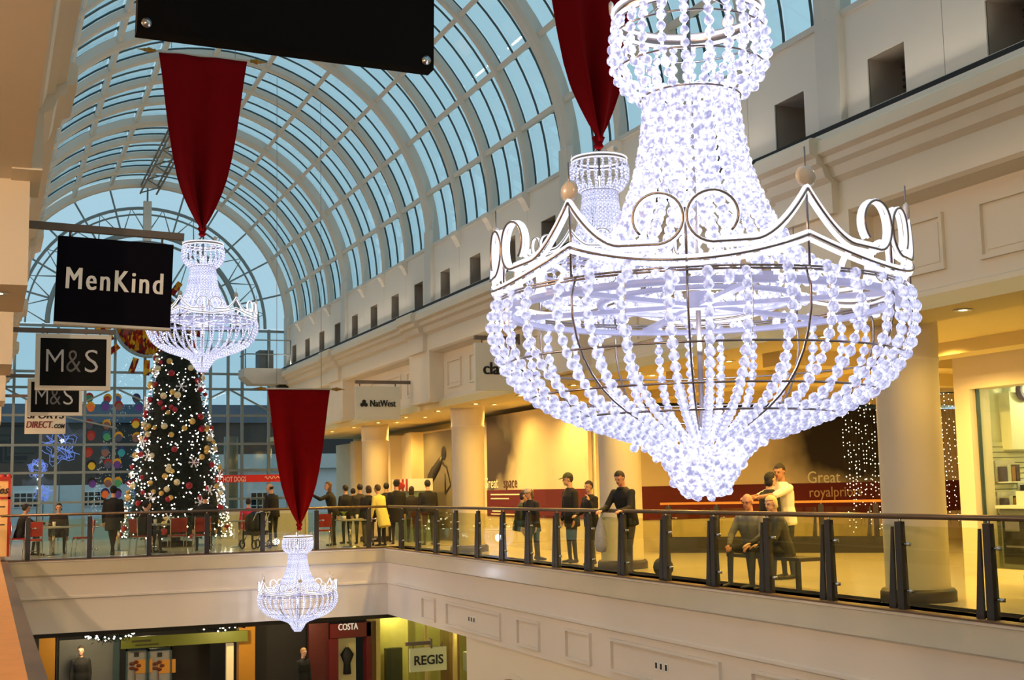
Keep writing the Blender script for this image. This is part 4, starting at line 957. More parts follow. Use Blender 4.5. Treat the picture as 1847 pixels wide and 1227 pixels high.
small('food_tray', 'tray', 'pale food tray with a cup on the table right of the lowest banner', gx(644, 34.5), 34.5, .755, tray)
def plant(o):
    m = MB(); m.lathe([(0, 0), (.05, 0), (.07, .1), (0, .1)], 10); m.obj('pot', WHITE, o)
    for k in range(9): a = k * .7; m = MB(); m.tube([(0, 0, .1), (.05 * math.cos(a), .05 * math.sin(a), .2), (.12 * math.cos(a), .12 * math.sin(a), .22)], [.006, .012, .003], 5); m.obj('leaf', mat('yellow_green_leaf', (120, 140, 40), .5), o)
small('potted_plant', 'plant', 'tiny yellow-green potted plant on the table right of the lowest banner', gx(620, 34.5), 34.5, .755, plant)
# hot dog stall
ht = empty('hot_dog_stall', (0, 44.6, 0)); tag(ht, 'food stall with long red HOT DOGS fascia behind the seated diners', 'food stall')
a, b = at(388, 871, Y=44.6), at(512, 856, Y=44.6)
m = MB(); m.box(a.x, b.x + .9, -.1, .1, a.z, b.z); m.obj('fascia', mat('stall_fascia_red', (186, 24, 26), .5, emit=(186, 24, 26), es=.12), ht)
p = at(424, 865, Y=44.4); text('lettering', 'HOT DOGS', .24, mat('pink_white_letters', (240, 200, 190), .5, var=0), (p.x, -.12, p.z), ht, FRONT, fit=.78, offset=.004)
p = at(494, 862, Y=44.4)
m = MB(); pts = []
for k in range(40): t = k / 39; pts.append((p.x - .3 + .66 * t, -.115, p.z + .05 * math.sin(t * 30) * (1 - .5 * t) + .02 * t))
m.tube(pts, .012, 5); m.obj('script_lettering', mat('pink_white_letters', (240, 200, 190)), ht)
m = MB(); m.box(a.x + .2, b.x + .7, -.2, 1.0, 0, 1.0); m.obj('counter', mat('grey_stall_counter', (176, 178, 176), .5), ht)
for x in (a.x + .1, b.x + .8): m = MB(); m.box(x - .05, x + .05, -.05, .05, 0, a.z); m.obj('stall_post', STEEL, ht)
m = MB()
for k in range(4): m.tube([(a.x + 1.5 + .18 * k, .1, 1.0), (a.x + 1.5 + .18 * k, .1, 1.32)], .02, 6)
m.box(a.x + 1.3, a.x + 2.3, -.02, .3, 1.32, 1.36); m.obj('grill', DKBAR, ht)
# menu board at the left
mb_ = empty('menu_board', (.22, 34.2, 0)); tag(mb_, 'tall cream menu board with red scalloped top at the far left edge', 'menu board')
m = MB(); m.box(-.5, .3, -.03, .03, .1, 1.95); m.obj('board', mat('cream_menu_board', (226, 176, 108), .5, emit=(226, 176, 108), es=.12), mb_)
m = MB(); m.box(-.52, .34, -.05, .05, 1.95, 2.05); m.box(-.52, .34, -.05, -.03, 1.5, 1.56); m.box(.28, .34, -.05, .05, .1, 1.95)
for k in range(6): m.ball((-.46 + .15 * k, 0, 2.05), (.07, .05, .08), 8, 5)
m.obj('red_trim', mat('stall_red', (176, 40, 26)), mb_)
text('lettering', 'les', .26, mat('dark_brown_script', (50, 22, 18), .5, var=0), (.14, -.06, 1.72), mb_, FRONT, shear=.3, offset=.006)
m = MB()
for k in range(3): m.box(.02, .22, -.035, -.03, 1.3 - .22 * k, 1.33 - .22 * k)
m.obj('price_lines', mat('dark_brown_script', (50, 22, 18)), mb_)
# access gantry at the far end of the right cornice
gt = empty('access_gantry', (9.1, 45.3, 5.55)); tag(gt, 'white boxed access platform with thin railing at the far end of the right cornice', 'platform')
m = MB(); m.prism([(-.85, .06), (-.55, -.2), (.9, -.2), (.9, .35), (-.85, .35)], -.6, .5); m.obj('tray_box', mat('white_grey_platform', (196, 194, 188), .6), gt)
m = MB()
for x in (-.8, 0, .8): m.tube([(x, -.55, .35), (x, -.55, 1.35)], .025, 6)
for z in (.85, 1.35): m.tube([(-.8, -.55, z), (.8, -.55, z)], .025, 6); m.tube([(-.8, -.55, z), (-.8, .45, z)], .025, 6)
m.obj('railing', TUBE, gt)
m = MB(); m.box(-.3, .2, -.5, .2, .35, 1.0); m.obj('machine', mat('blue_grey_machine', (70, 82, 88), .5), gt)
m = MB(); m.box(.45, .85, -.3, .3, -.42, -.2); m.obj('support', DARKGAP, gt)
# benches on the gallery
def bench(x, y, label):
    b = empty('bench', (x, y, 0)); tag(b, label, 'bench'); BM = mat('dark_bench_wood', (66, 56, 48), .5)
    m = MB(); m.box(-.22, .22, -.95, .95, .42, .47); m.obj('seat', BM, b)
    for s in (-.6, .6): m = MB(); m.box(-.03, .03, s - .03, s + .03, 0, .42); m.obj('leg', POST, b)
bench(10.72, 16.1, 'low dark bench under the seated elderly couple')
bg = empty('holdall', (10.5, 19.05, 0)); tag(bg, 'black bag standing on the floor beside the man leaning on the rail', 'bag')
m = MB(); m.ball((0, 0, .16), (.15, .24, .17), 12, 8); m.obj('body', mat('black_nylon', (18, 18, 20), .6), bg); m = MB(); m.tube([(0, -.12, .3), (0, -.06, .42), (0, .06, .42), (0, .12, .3)], .012, 6); m.obj('handle', mat('black_nylon', (18, 18, 20)), bg)
cb = empty('shopping_bag', (9.90, 20.15, .62)); tag(cb, 'pale patterned carrier bag held over the rail by the leaning man', 'bag')
m = MB(); m.lathe([(.02, .38), (.06, .3), (.13, .12), (.15, -.1), (.11, -.22), (0, -.24)], 12, M=Matrix.Diagonal((.7, 1, 1, 1))); m.obj('body', mat('pale_carrier', (170, 166, 158), .5, var=.25, scale=22), cb); m = MB(); m.tube([(0, 0, .36), (.04, -.02, .46)], .014, 6); m.obj('handle', mat('pale_carrier', (170, 166, 158)), cb)
# pushchair
pc = empty('pushchair', (gx(462, 35.6), 35.6, 0), .4); tag(pc, 'dark pushchair left of the lowest banner', 'pushchair')
m = MB(); m.lathe([(.05, .0), (.26, .05), (.32, .3), (.28, .55), (.1, .68)], 14, (0, 0, .35), a0=0, a1=PI * 1.4); m.obj('hood', mat('black_nylon', (18, 18, 20)), pc)
m = MB(); m.box(-.2, .2, -.3, .3, .38, .5); m.obj('seat', mat('black_nylon', (18, 18, 20)), pc)
m = MB(); m.tube([(-.22, -.35, 1.0), (-.22, .3, .15)], .015, 6); m.tube([(.22, -.35, 1.0), (.22, .3, .15)], .015, 6); m.tube([(-.22, -.35, 1.0), (.22, -.35, 1.0)], .018, 6); m.obj('frame', CHROME, pc)
for sx in (-1, 1):
    for sy in (-.28, .3): m = MB(); m.tube([(sx * .25 + .09 * 0, sy + .11 * math.cos(a), .13 + .11 * math.sin(a)) for a in [2 * PI * i / 12 for i in range(12)]], .022, 6, True); m.obj('wheel', mat('black_nylon', (18, 18, 20)), pc)

# ------------------------------------------------------------------ lower level
YL = 36.6
def lx(px, py, Y=YL): return at(px, py, Y=Y)
lw = empty('wall_front', kind='structure')
OCH = mat('ochre_pillar', (190, 130, 30), .6, var=.05)
def lbox(px0, px1, py0, py1, d0, d1, mt, name, par, Y=YL, zb=None):
    a, b = lx(px0, py1, Y), lx(px1, py0, Y); m = MB(); m.box(a.x, b.x, Y + d0, Y + d1, a.z if zb is None else zb, b.z); o_ = m.obj(name, mt, par); o_.location = -par.location; return o_
lbox(69, 100, 1135, 1227, -.1, .3, OCH, 'pillar', lw, zb=-5.3); lbox(430, 459, 1130, 1227, -.1, .3, OCH, 'pillar', lw, zb=-5.3)
lbox(100, 104, 1135, 1227, -.12, .2, DARKGAP, 'pillar_edge', lw, zb=-5.3)
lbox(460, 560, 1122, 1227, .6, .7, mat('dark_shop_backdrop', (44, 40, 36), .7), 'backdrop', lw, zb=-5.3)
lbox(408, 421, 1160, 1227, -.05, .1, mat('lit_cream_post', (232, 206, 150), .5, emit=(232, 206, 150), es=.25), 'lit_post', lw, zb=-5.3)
m = MB(); m.box(-6, 26, 46, 46.2, -5.3, -1.75); m.obj('back', mat('lower_back_wall', (92, 84, 74), .7), lw)
# green fascia
gf = empty('shop_fascia', (4.2, YL, -2.3)); tag(gf, 'long olive green shop fascia on the lower level under the bridge', 'sign')
lbox(216, 443, 1135, 1169, -.34, -.24, mat('olive_green_fascia', (108, 112, 36), .5, var=.08), 'board', gf)
a = lx(235, 1157); m = MB(); m.box(a.x, a.x + .5, YL - .355, YL - .34, a.z, a.z + .05); m.box(a.x + .1, a.x + .7, YL - .355, YL - .34, a.z - .1, a.z - .06); m.obj('faint_marks', mat('dark_olive_marks', (70, 66, 34), .5), gf).location = -gf.location
# glazed doors
def lower_door(n, px0, px1, flower):
    d = empty('door_%d' % n, kind='structure'); a, b = lx(px0, 1227), lx(px1, 1168 if flower else 1165)
    m = MB(); m.box(a.x, b.x, YL - .02, YL + .02, -5.2, b.z); m.obj('pane', mat('grey_white_door', (150, 146, 140), .3, var=.05), d)
    m = MB(); m.box(a.x, a.x + .04, YL - .05, YL + .04, -5.2, b.z); m.box(b.x - .04, b.x, YL - .05, YL + .04, -5.2, b.z); m.box(a.x, b.x, YL - .05, YL + .04, b.z - .06, b.z); m.obj('frame', DKBAR, d)
    if flower:
        c = lx((px0 + px1) / 2 + 4, 1204)
        m = MB(); m.box(c.x - .1, c.x + .36, YL - .035, YL - .02, c.z - .16, c.z + .2); m.obj('orange_sticker', mat('orange_sticker', (206, 140, 50), .5), d)
        m = MB()
        for k in range(5): q = k * 2 * PI / 5; m.ball((c.x - .1 + .1 * math.cos(q), YL - .04, c.z + .05 + .1 * math.sin(q)), (.07, .01, .05), 8, 4)
        m.bar((c.x - .1, YL - .04, c.z - .35), (c.x - .1, YL - .04, c.z), .03, .01); m.obj('flower_sticker', mat('dark_red_flower', (100, 40, 20), .5), d)
        m = MB(); q = lx((px0 + px1) / 2, 1181); m.box(q.x - .06, q.x + .06, YL - .035, YL - .02, q.z - .06, q.z + .06); m.obj('door_plate', DARKGAP, d)
lower_door(1, 226, 266, True); lower_door(2, 266, 310, True)
d = empty('window_9', kind='structure'); lbox(106, 205, 1150, 1227, .0, .04, mat('lower_shop_pane', (112, 112, 110), .2, var=.08), 'pane', d, zb=-5.2); lbox(203, 216, 1140, 1227, -.05, .08, DKBAR, 'frame', d, zb=-5.2)
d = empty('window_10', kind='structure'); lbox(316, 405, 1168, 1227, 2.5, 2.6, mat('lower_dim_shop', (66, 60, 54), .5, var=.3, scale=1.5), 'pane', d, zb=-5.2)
# Costa unit
co = empty('coffee_shop', (9.4, YL, -5.3)); tag(co, 'dark maroon cafe front lettered COSTA on the lower level', 'shopfront'); MAR = mat('cafe_maroon', (104, 22, 28), .4)
lbox(590, 662, 1120, 1150, -.4, -.2, MAR, 'fascia', co); lbox(553, 588, 1122, 1227, -.3, -.1, mat('menu_dark_red', (84, 26, 22), .5, var=.35, scale=7), 'menu_panel', co, zb=-5.2); lbox(655, 664, 1120, 1227, -.4, .0, MAR, 'side_panel', co, zb=-5.2); lbox(588, 604, 1150, 1227, -.4, -.2, MAR, 'side_panel', co, zb=-5.2)
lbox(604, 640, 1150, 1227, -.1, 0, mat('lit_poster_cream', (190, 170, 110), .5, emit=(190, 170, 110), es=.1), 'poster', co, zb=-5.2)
a, b = lx(615, 1150), lx(632, 1195); m = MB(); m.lathe([(0, 0), (.12, .0), (.10, .3), (.2, .55), (.05, .75)], 12, ((a.x + b.x) / 2, YL - .15, b.z - .3), M=None); m.obj('silhouette_print', DARKGAP, co).location = -co.location
p = lx(621, 1129); text('lettering', 'COSTA', .26, mat('white_letters', (236, 228, 222), .5, emit=(236, 228, 222), es=.25, var=0), (p.x - 9.4, -.42, p.z + 5.3), co, FRONT, fit=.58, bold=.008)
# salon front in the angle below the right gallery
sg = empty('hair_salon', (0, 0, 0)); tag(sg, 'yellow-lit glazed salon front under the right gallery slab', 'shopfront')
m = MB(); m.box(11.8, 11.84, 27.6, 36.6, -5.3, -1.78); m.obj('glazing', SHOPGLASS, sg)
m = MB(); m.box(14.4, 14.5, 27.5, 40, -5.3, -1.78); m.box(11.84, 14.4, 27.5, 27.6, -5.3, -1.78); m.box(11.84, 14.4, 39, 39.1, -5.3, -1.78); m.obj('salon_wall', mat('salon_yellow_wall', (196, 186, 110), .6), sg)
m = MB(); m.box(10.62, 11.8, 37.3, 37.4, -5.3, -1.78); m.obj('side_wall', mat('salon_yellow_wall', (196, 186, 110), .6), sg); m = MB(); m.box(10.62, 11.8, 36.5, 36.53, -5.3, -1.78); m.obj('front_glazing', SHOPGLASS, sg); m = MB(); m.box(10.55, 10.68, 36.4, 37.4, -5.3, -1.78); m.obj('door_post', mat('pale_gold_mullion', (206, 180, 110), .4), sg); m = MB(); m.box(11.0, 11.5, 36.9, 37.1, -5.3, -3.1); m.obj('display_unit', mat('salon_unit_dark', (60, 56, 40), .5, var=.3, scale=4), sg); lamp('salon_lamp', 'POINT', (11.2, 36.9, -2.1), 22, (1, .85, .35), .08)
for y in (28.6, 30.8, 33.2, 35.6): m = MB(); m.box(11.77, 11.88, y - .035, y + .035, -5.3, -1.78); m.obj('mullion', mat('pale_gold_mullion', (206, 180, 110), .4), sg)
for k in range(4): m = MB(); y = 29.0 + 1.9 * k; m.box(12.2, 12.5, y, y + .8, -5.3 if k % 2 else -3.4, -2.9 + .5 * (k % 2)); m.obj('display_unit', mat('salon_unit_%d' % k, ((90, 120, 50), (60, 60, 40), (200, 200, 170), (120, 70, 40))[k], .5, var=.2, scale=5), sg)
for y in (29, 33, 36): lamp('salon_lamp', 'POINT', (12.3, y, -2.1), 60, (1, .85, .35), .08)
a, b = at(739, 1213, Y=29.8), at(804, 1166, Y=29.8)
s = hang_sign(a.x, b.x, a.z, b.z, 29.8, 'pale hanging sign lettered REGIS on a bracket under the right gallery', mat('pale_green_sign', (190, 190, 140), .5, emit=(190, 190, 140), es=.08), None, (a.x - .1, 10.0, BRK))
text('lettering', 'REGIS', .3, K, (0, -.06, -.02), s, FRONT, fit=(b.x - a.x) * .8, offset=.006)
# lower right wall, flush below the slab, with arched openings
m = MB()
x = XR + .16
def arch_wall(y0, y1, yc, w, zt):
    pts = [(y0, -1.75), (y0, -5.3), (yc - w / 2, -5.3)] + [(yc - w / 2 * math.cos(PI * i / 16), zt + w / 2 * .55 * math.sin(PI * i / 16)) for i in range(17)] + [(yc + w / 2, -5.3), (y1, -5.3), (y1, -1.75)]
    m.prism(pts, x, x + .3, 'x')
arch_wall(23.2, 27.4, 24.6, 2.2, -2.95); arch_wall(14.5, 23.2, 19, 3.5, -3.2); arch_wall(YB, 14.5, 10, 3.5, -3.2)
m.obj('wall_right', CREAM, kind='structure')
m = MB()
pts = [(24.6 - 1.25 * math.cos(PI * i / 16), -2.95 + .72 * math.sin(PI * i / 16)) for i in range(17)] + [(24.6 + 1.1 * math.cos(PI * i / 16), -2.95 + .6 * math.sin(PI * i / 16)) for i in range(17)]
m.prism(pts, x - .04, x + .02, 'x'); m.obj('trim_4', CREAM, kind='structure')
m = MB(); m.box(11.6, 11.7, 6, 27, -5.3, -1.75); m.obj('wall_right', mat('lower_arch_backdrop', (170, 140, 60), .7, var=.5, scale=1.2), kind='structure')
for y in (24.5, 19): lamp('arch_lamp', 'POINT', (10.9, y, -2.0), 30, (1, .8, .3), .08)
# garlands under the bridge edge
for px0, px1, sag, lab in ((146, 250, .18, 'dark garland with white lights sagging under the left of the bridge'), (345, 452, .05, 'dark garland with white lights under the bridge above the ochre pillar')):
    a, b = at(px0, 1142, Y=34.0), at(px1, 1131, Y=34.0); g = empty('garland', (a.x, 34.0, -1.78)); tag(g, lab, 'garland'); R = random.Random(px0); m = MB(); l = MB(); wd = b.x - a.x
    for k in range(500):
        t = R.random(); c = Vector((wd * t, R.gauss(0, .04), -.06 - sag * 4 * t * (1 - t) + R.gauss(0, .04))); d = Vector((R.gauss(0, 1), R.gauss(0, 1), R.gauss(0, 1))).normalized() * .09; s = d.orthogonal().normalized() * .015; m.add([c - s, c + s, c + d], [(0, 1, 2)])
    for k in range(22): t = R.random(); led_geo(l, Vector((wd * t, -.07, -.07 - sag * 4 * t * (1 - t) + R.gauss(0, .03))), .025)
    m.obj('foliage', mat('fir_green', (24, 38, 22)), g, kind='stuff'); l.obj('light', mat('tree_light', (255, 250, 235)), g, kind='stuff')
for x, y, e in ((2.5, 35.2, 60), (6.2, 35.2, 60), (4.5, 40, 90), (8.3, 35.3, 45)): lamp('lower_fill_lamp', 'POINT', (x, y, -2.05), e, (1, .78, .42), .08)  # fill lamps added under the bridge to brighten the lower level
# icy wire flowers seen at the gable
ICE = mat('ice_blue_light', (150, 170, 255), .4, emit=(120, 140, 225), es=.4, var=0, sampling='NONE')
for k, (px, py, r, lab) in enumerate(((108, 808, .60, 'larger ball of ice-blue wire lights outside the gable window'), (68, 845, .34, 'upper of two small ice-blue wire light clusters outside the gable'), (78, 890, .30, 'lowest ice-blue wire light cluster outside the gable'))):
    p = at(px, py, Y=48.4 + .4 * k); o = empty('wire_light', p); tag(o, lab, 'light decoration'); R = random.Random(k)
    m = MB(); m.tube([(0, 0, -r * .5), (0, 0, -1.0 - p.z)], .02, 6); m.obj('stem', DKBAR, o)
    for j in range(8):
        m = MB(); ax = Vector((R.gauss(0, 1), R.gauss(0, 1), R.gauss(0, 1))).normalized(); u = ax.orthogonal().normalized(); v = ax.cross(u); q = r * R.uniform(.55, 1)
        m.tube([(u * math.cos(t) + v * math.sin(t)) * q * (1 + .25 * math.sin(5 * t + j)) for t in [2 * PI * i / 26 for i in range(26)]], .012, 4, True); m.obj('wire_loop', ICE, o)
# ------------------------------------------------------------------ people
def V(*a): return Vector(a)
def loft_tag(secs, lat, n=14):
    "closed elliptical loft through (centre, rx, ry); lat = lateral direction"
    mb = MB(); vs = []; fs = []; k = len(secs)
    for i, (c, rx, ry) in enumerate(secs):
        d = (secs[min(i + 1, k - 1)][0] - secs[max(i - 1, 0)][0]).normalized(); x = (lat - d * lat.dot(d)).normalized(); y = d.cross(x)
        for j in range(n): a = 2 * PI * j / n; vs.append(c + x * rx * math.cos(a) + y * ry * math.sin(a))
    for i in range(k - 1):
        for j in range(n): fs.append((i * n + j, i * n + (j + 1) % n, (i + 1) * n + (j + 1) % n, (i + 1) * n + j))
    fs += [tuple(range(n - 1, -1, -1)), tuple((k - 1) * n + j for j in range(n))]
    mb.add(vs, fs, 0, True); return mb
def capsule(mb, a, b, ra, rb, n=10):
    d = (b - a); L = d.length; d = d.normalized()
    mb.tube([a - d * ra * .98, a - d * ra * .75, a - d * ra * .35, a, b, b + d * rb * .35, b + d * rb * .75, b + d * rb * .98], [ra * .2, ra * .66, ra * .94, ra, rb, rb * .94, rb * .66, rb * .2], n)
def remesh(mb, vox, smooth=4):
    me = mb.mesh('remesh', WHITE); o = bpy.data.objects.new('remesh', me); COL.objects.link(o)
    r = o.modifiers.new('r', 'REMESH'); r.mode = 'VOXEL'; r.voxel_size = vox
    if smooth: s = o.modifiers.new('s', 'SMOOTH'); s.factor = .5; s.iterations = smooth
    out = bpy.data.meshes.new_from_object(o.evaluated_get(bpy.context.evaluated_depsgraph_get()))
    bpy.data.objects.remove(o); bpy.data.meshes.remove(me)
    out.polygons.foreach_set('use_smooth', [True] * len(out.polygons)); return out
def segd(p, a, b, ra, rb):
    ab = b - a; t = max(0, min(1, (p - a).dot(ab) / max(1e-9, ab.length_squared))); return (p - a - ab * t).length - (ra + (rb - ra) * t)
def hand_geo(mb, wrist, d, palm_n, thumb_side, curl=.5):
    "palm, four unequal fingers with two bends and a side thumb"
    d = d.normalized(); pn = (palm_n - d * palm_n.dot(d)).normalized(); sx = d.cross(pn) * thumb_side
    c0 = wrist; k = wrist + d * .085
    M = Matrix((sx, d, pn)).transposed().to_4x4(); M.translation = c0 + d * .045
    mb.ball((0, 0, 0), (.041, .055, .017), 10, 7, 0, True, M)
    for i, (off, L) in enumerate(((.030, .070), (.010, .078), (-.011, .072), (-.030, .056))):
        b0 = wrist + d * .082 + sx * off; a1 = curl * .9; dd = d * math.cos(a1 * .5) + pn * math.sin(a1 * .5); b1 = b0 + dd * L * .45
        dd = d * math.cos(a1 * 1.3) + pn * math.sin(a1 * 1.3); b2 = b1 + dd * L * .32; dd = d * math.cos(a1 * 2) + pn * math.sin(a1 * 2); b3 = b2 + dd * L * .25
        mb.tube([b0 - d * .012, b0, b1, b2, b3], [.0085, .0092, .0088, .008, .0055], 6)
    t0 = wrist + d * .03 + sx * .034; t1 = t0 + (d * .7 + sx * .6 + pn * .3).normalized() * .034; t2 = t1 + (d * .95 + sx * .1 + pn * .5).normalized() * .028
    mb.tube([t0 - sx * .012, t0, t1, t2], [.011, .0115, .0098, .006], 6)
SKIN = {'fair': mat('skin_fair', (206, 158, 128), .5, var=.05), 'tan': mat('skin_tan', (178, 126, 96), .5, var=.05), 'ruddy': mat('skin_ruddy', (198, 138, 112), .5, var=.05)}
EYEM = mat('eye_dark', (30, 24, 22), .2, var=0); LIP = mat('lip', (150, 84, 76), .5, var=0); SHOE = mat('dark_shoe', (26, 23, 22), .5)
PEOPLE = []
def cloth(rgb): return mat('fabric_%d_%d_%d' % rgb, rgb, .85, var=.10, scale=18, bump=.15)
def person(px, Y, face, label, X=None, h=1.74, sit=False, lean=4., seat=.47, head=(0, 0), armL=None, armR=None, legs='stand', top=(24, 24, 28), bottom=(36, 38, 46), hair=(40, 28, 20), skin='fair', hairlen=0., hat=None, coat=.0, bald=False, sleeves=True, bulk=1., vox=.017, scarf=None, hem=None, zoff=0., group=None, glasses=False, fur=None):
    x = X if X is not None else gx(px, Y); s = h / 1.74; rz = math.radians(face - 90)
    o = empty('person', (x, Y, zoff), rz); tag(o, label, 'person', group)
    lat = V(1, 0, 0); le = math.radians(lean)
    pel = V(0, 0, (seat + .10) / s if sit else .93); t = V(0, math.sin(le), math.cos(le))
    nb = pel + t * .53; nt = nb + (t * .45 + V(0, 0, .55)) * .085
    yw, pi_ = math.radians(head[0]), math.radians(head[1]); HR = Matrix.Rotation(yw, 3, 'Z') @ Matrix.Rotation(pi_, 3, 'X')
    hc = nt + HR @ V(0, .025, .095)
    caps = []                                              # (a, b, ra, rb, zone) for zoning
    body = MB()
    def cap(a, b, ra, rb, zone): capsule(body, a, b, ra, rb); caps.append((a, b, ra, rb, zone))
    ts = [(-.10, .10, .085), (-.03, .158, .115), (.06, .160, .112), (.16, .145, .10), (.27, .165, .112), (.38, .182, .112), (.46, .15, .085), (.53, .07, .062)]
    torso = [(pel + t * d, rx * bulk, ry * bulk) for d, rx, ry in ts]
    tm = loft_tag(torso, lat); body.add(tm.v, tm.f, 0, True); caps.append((pel, pel + t * .40, .13, .14, 'torso')); caps.append((pel - t * .06, pel, .12, .13, 'leg'))
    cap(nb - t * .03, nt + V(0, 0, .03), .058, .054, 'skin')
    # head: skull, jaw, nose, brow, ears
    def hp(x_, y_, z_): return hc + HR @ V(x_, y_, z_)
    M = HR.to_4x4(); M.translation = hc
    body.ball((0, -.008, .02), (.076, .096, .098), 14, 10, 0, True, M); body.ball((0, .028, -.05), (.056, .062, .068), 12, 8, 0, True, M); body.ball((0, .072, -.092), (.026, .022, .022), 8, 6, 0, True, M)
    body.ball((0, .102, -.012), (.013, .020, .026), 8, 6, 0, True, M); body.ball((0, .098, -.028), (.018, .017, .012), 8, 6, 0, True, M); body.ball((0, .078, .028), (.056, .018, .016), 8, 6, 0, True, M)
    for sx in (-1, 1): body.ball((sx * .080, -.004, -.005), (.012, .020, .032), 8, 6, 0, True, M)
    caps.append((hc, hp(0, .02, -.06), .10, .09, 'skin'))
    # arms
    wr, sh = [], []
    for sx, arm in ((-1, armL), (1, armR)):
        S0 = pel + t * .445 + lat * sx * .185 * bulk
        if arm is None: arm = (V(sx * .16, .02, -1), V(sx * .02, .22, -1))
        u, f = arm[0].normalized(), arm[1].normalized(); E = S0 + u * .29; Wp = E + f * .25
        z = 'torso' if sleeves else 'arm'
        cap(S0, E, .052, .043, 'torso'); cap(E, Wp, .042, .029, 'torso' if sleeves else 'skin'); wr.append((Wp, f, sx)); sh.append((S0, E, Wp))
    # legs
    ft = []
    for sx in (-1, 1):
        H = pel + V(sx * .088 * bulk, 0, -.03)
        if sit:
            kn = H + V(sx * (.06 if legs != 'apart' else .14), .43, .03 - .0); an = kn + V(0, .03 if sx > 0 else -.06, -(kn.z - .075))
        else:
            k_ = {'stand': (0, 0), 'walk': (.22 * sx, -.20 * sx), 'cross': (0, 0)}.get(legs, (0, 0))
            kn = H + V(sx * .012 - (sx * .06 if legs == 'cross' else 0), .02 + k_[0] * .5, -.42); an = V(H.x + sx * .02 - (sx * .13 if legs == 'cross' else 0), (k_[0] if legs == 'walk' else -.01) + (.06 * sx if legs == 'cross' else 0), .075)
        cap(H, kn, .082 * bulk, .055, 'leg'); cap(kn, an, .054, .038, 'leg'); cap(an + V(0, -.02, -.03), an + V(sx * .02, .16, -.045), .040, .030, 'shoe')
    me = remesh(body, vox)
    order = ['skin', 'torso', 'leg', 'shoe']; mats = [SKIN[skin], cloth(top), cloth(bottom), SHOE]
    me.materials.clear()
    for m_ in mats + [EYEM, LIP]: me.materials.append(m_)
    idx = []
    for p in me.polygons:
        c = Vector(p.center); best = min(caps, key=lambda q: segd(c, q[0], q[1], q[2], q[3])); idx.append(order.index(best[4]))
    me.polygons.foreach_set('material_index', idx)
    # hands, eyes and mouth join the same body mesh
    ex = MB()
    for Wp, f, sx in wr: hand_geo(ex, Wp, f, V(-sx * .7, .5, 0) if abs(f.z) > .6 else V(0, 0, -1), -sx if abs(f.z) > .6 else -sx, .45)
    for sx in (-1, 1): ex.ball((sx * .032, .088, .006), (.011, .008, .008), 6, 5, 4, True, M)
    ex.ball((0, .0935, -.058), (.024, .008, .007), 8, 5, 5, True, M)
    bm = bmesh.new(); bm.from_mesh(me); tmp = ex.mesh('tmp', mats + [EYEM, LIP]); bm.from_mesh(tmp); bpy.data.meshes.remove(tmp)
    bm.transform(Matrix.Scale(s, 4)); bm.to_mesh(me); bm.free(); me.name = 'body'
    link('body', me, o)
    # jacket / coat: a looser shell over torso and arms, open at the hem
    j = MB(); g = 1.13
    hemd = -.12 - coat
    if sit and coat > .05: hemd = -.13
    secs = [(pel + t * hemd, .19 * bulk + coat * .06, .14 * bulk + coat * .05)] + [(c, rx * g + .012, ry * g + .016) for c, rx, ry in torso[1:-1]] + [(nb + t * .005, .085, .082)]
    jt = loft_tag(secs, lat); j.add(jt.v, jt.f, 0, True)
    for (S0, E, Wp) in sh:
        capsule(j, S0, E, .066, .056)
        if sleeves: capsule(j, E, E.lerp(Wp, .96), .055, .040)
    if scarf: pass
    jm = remesh(j, vox, 3); jm.transform(Matrix.Scale(s, 4)); jm.materials.clear(); jm.materials.append(cloth(top)); link('jacket', jm, o)
    c = MB(); c.lathe([(.07, -.03), (.086, -.04), (.084, .0), (.068, .014), (.06, .0)], 12, M=Matrix.Translation(nb) ); q = c.mesh('collar', cloth(scarf or top)); q.transform(Matrix.Scale(s, 4)); link('collar', q, o)
    # hair or hat
    hm = mat('hair_%d_%d_%d' % hair, hair, .7, var=.25, scale=40, bump=.3)
    def shell(r, keep, name, m_, lift=0.):
        vs = MB().ball((0, -.012, .022 + lift), r, 20, 14); bmh = bmesh.new(); mm = vs.mesh(name, m_); bmh.from_mesh(mm)
        bmesh.ops.delete(bmh, geom=[v for v in bmh.verts if not keep(v.co)], context='VERTS'); bmh.transform(M); bmh.transform(Matrix.Scale(s, 4)); bmh.to_mesh(mm); bmh.free()
        return link(name, mm, o)
    if not bald: shell((.086, .106, .108), lambda c: (c.z > .075 - .02 or c.y < .02 - (c.z - .02) * -.6) and c.z > -.075 and not (c.y > .035 and c.z < .068), 'hair', hm)
    else: shell((.083, .103, .104), lambda c: c.y < .0 and -.07 < c.z < .035, 'hair', hm)
    if hairlen:
        m_ = MB(); m_.lathe([(.04, .07), (.082, .03), (.088, -.06), (.08, -hairlen * .7), (.03, -hairlen)], 12, M=M @ Matrix.Translation((0, -.038, 0)) @ Matrix.Diagonal((1, .72, 1, 1))); q = m_.mesh('long_hair', hm); q.transform(Matrix.Scale(s, 4)); link('long_hair', q, o)
    if hat:
        kind, rgb = hat; hx = cloth(rgb)
        shell((.094, .112, .115), lambda c: c.z > .030, 'hat', hx, .008)
        m_ = MB()
        if kind == 'beanie': m_.tube([(.092 * math.cos(a), -.012 + .110 * math.sin(a), .036) for a in [2 * PI * i / 18 for i in range(18)]], .013, 6, True)
        else: m_.add([V(.088 * math.cos(a), .08 + .0 + .03 * math.sin(a) * 0, .045) for a in (0, PI)] + [V(.06, .17, .03), V(-.06, .17, .03), V(.06, .17, .038), V(-.06, .17, .038), V(.088, .08, .055), V(-.088, .08, .055)], [(0, 1, 3, 2), (6, 4, 5, 7), (2, 3, 5, 4), (0, 2, 4, 6), (1, 7, 5, 3)])
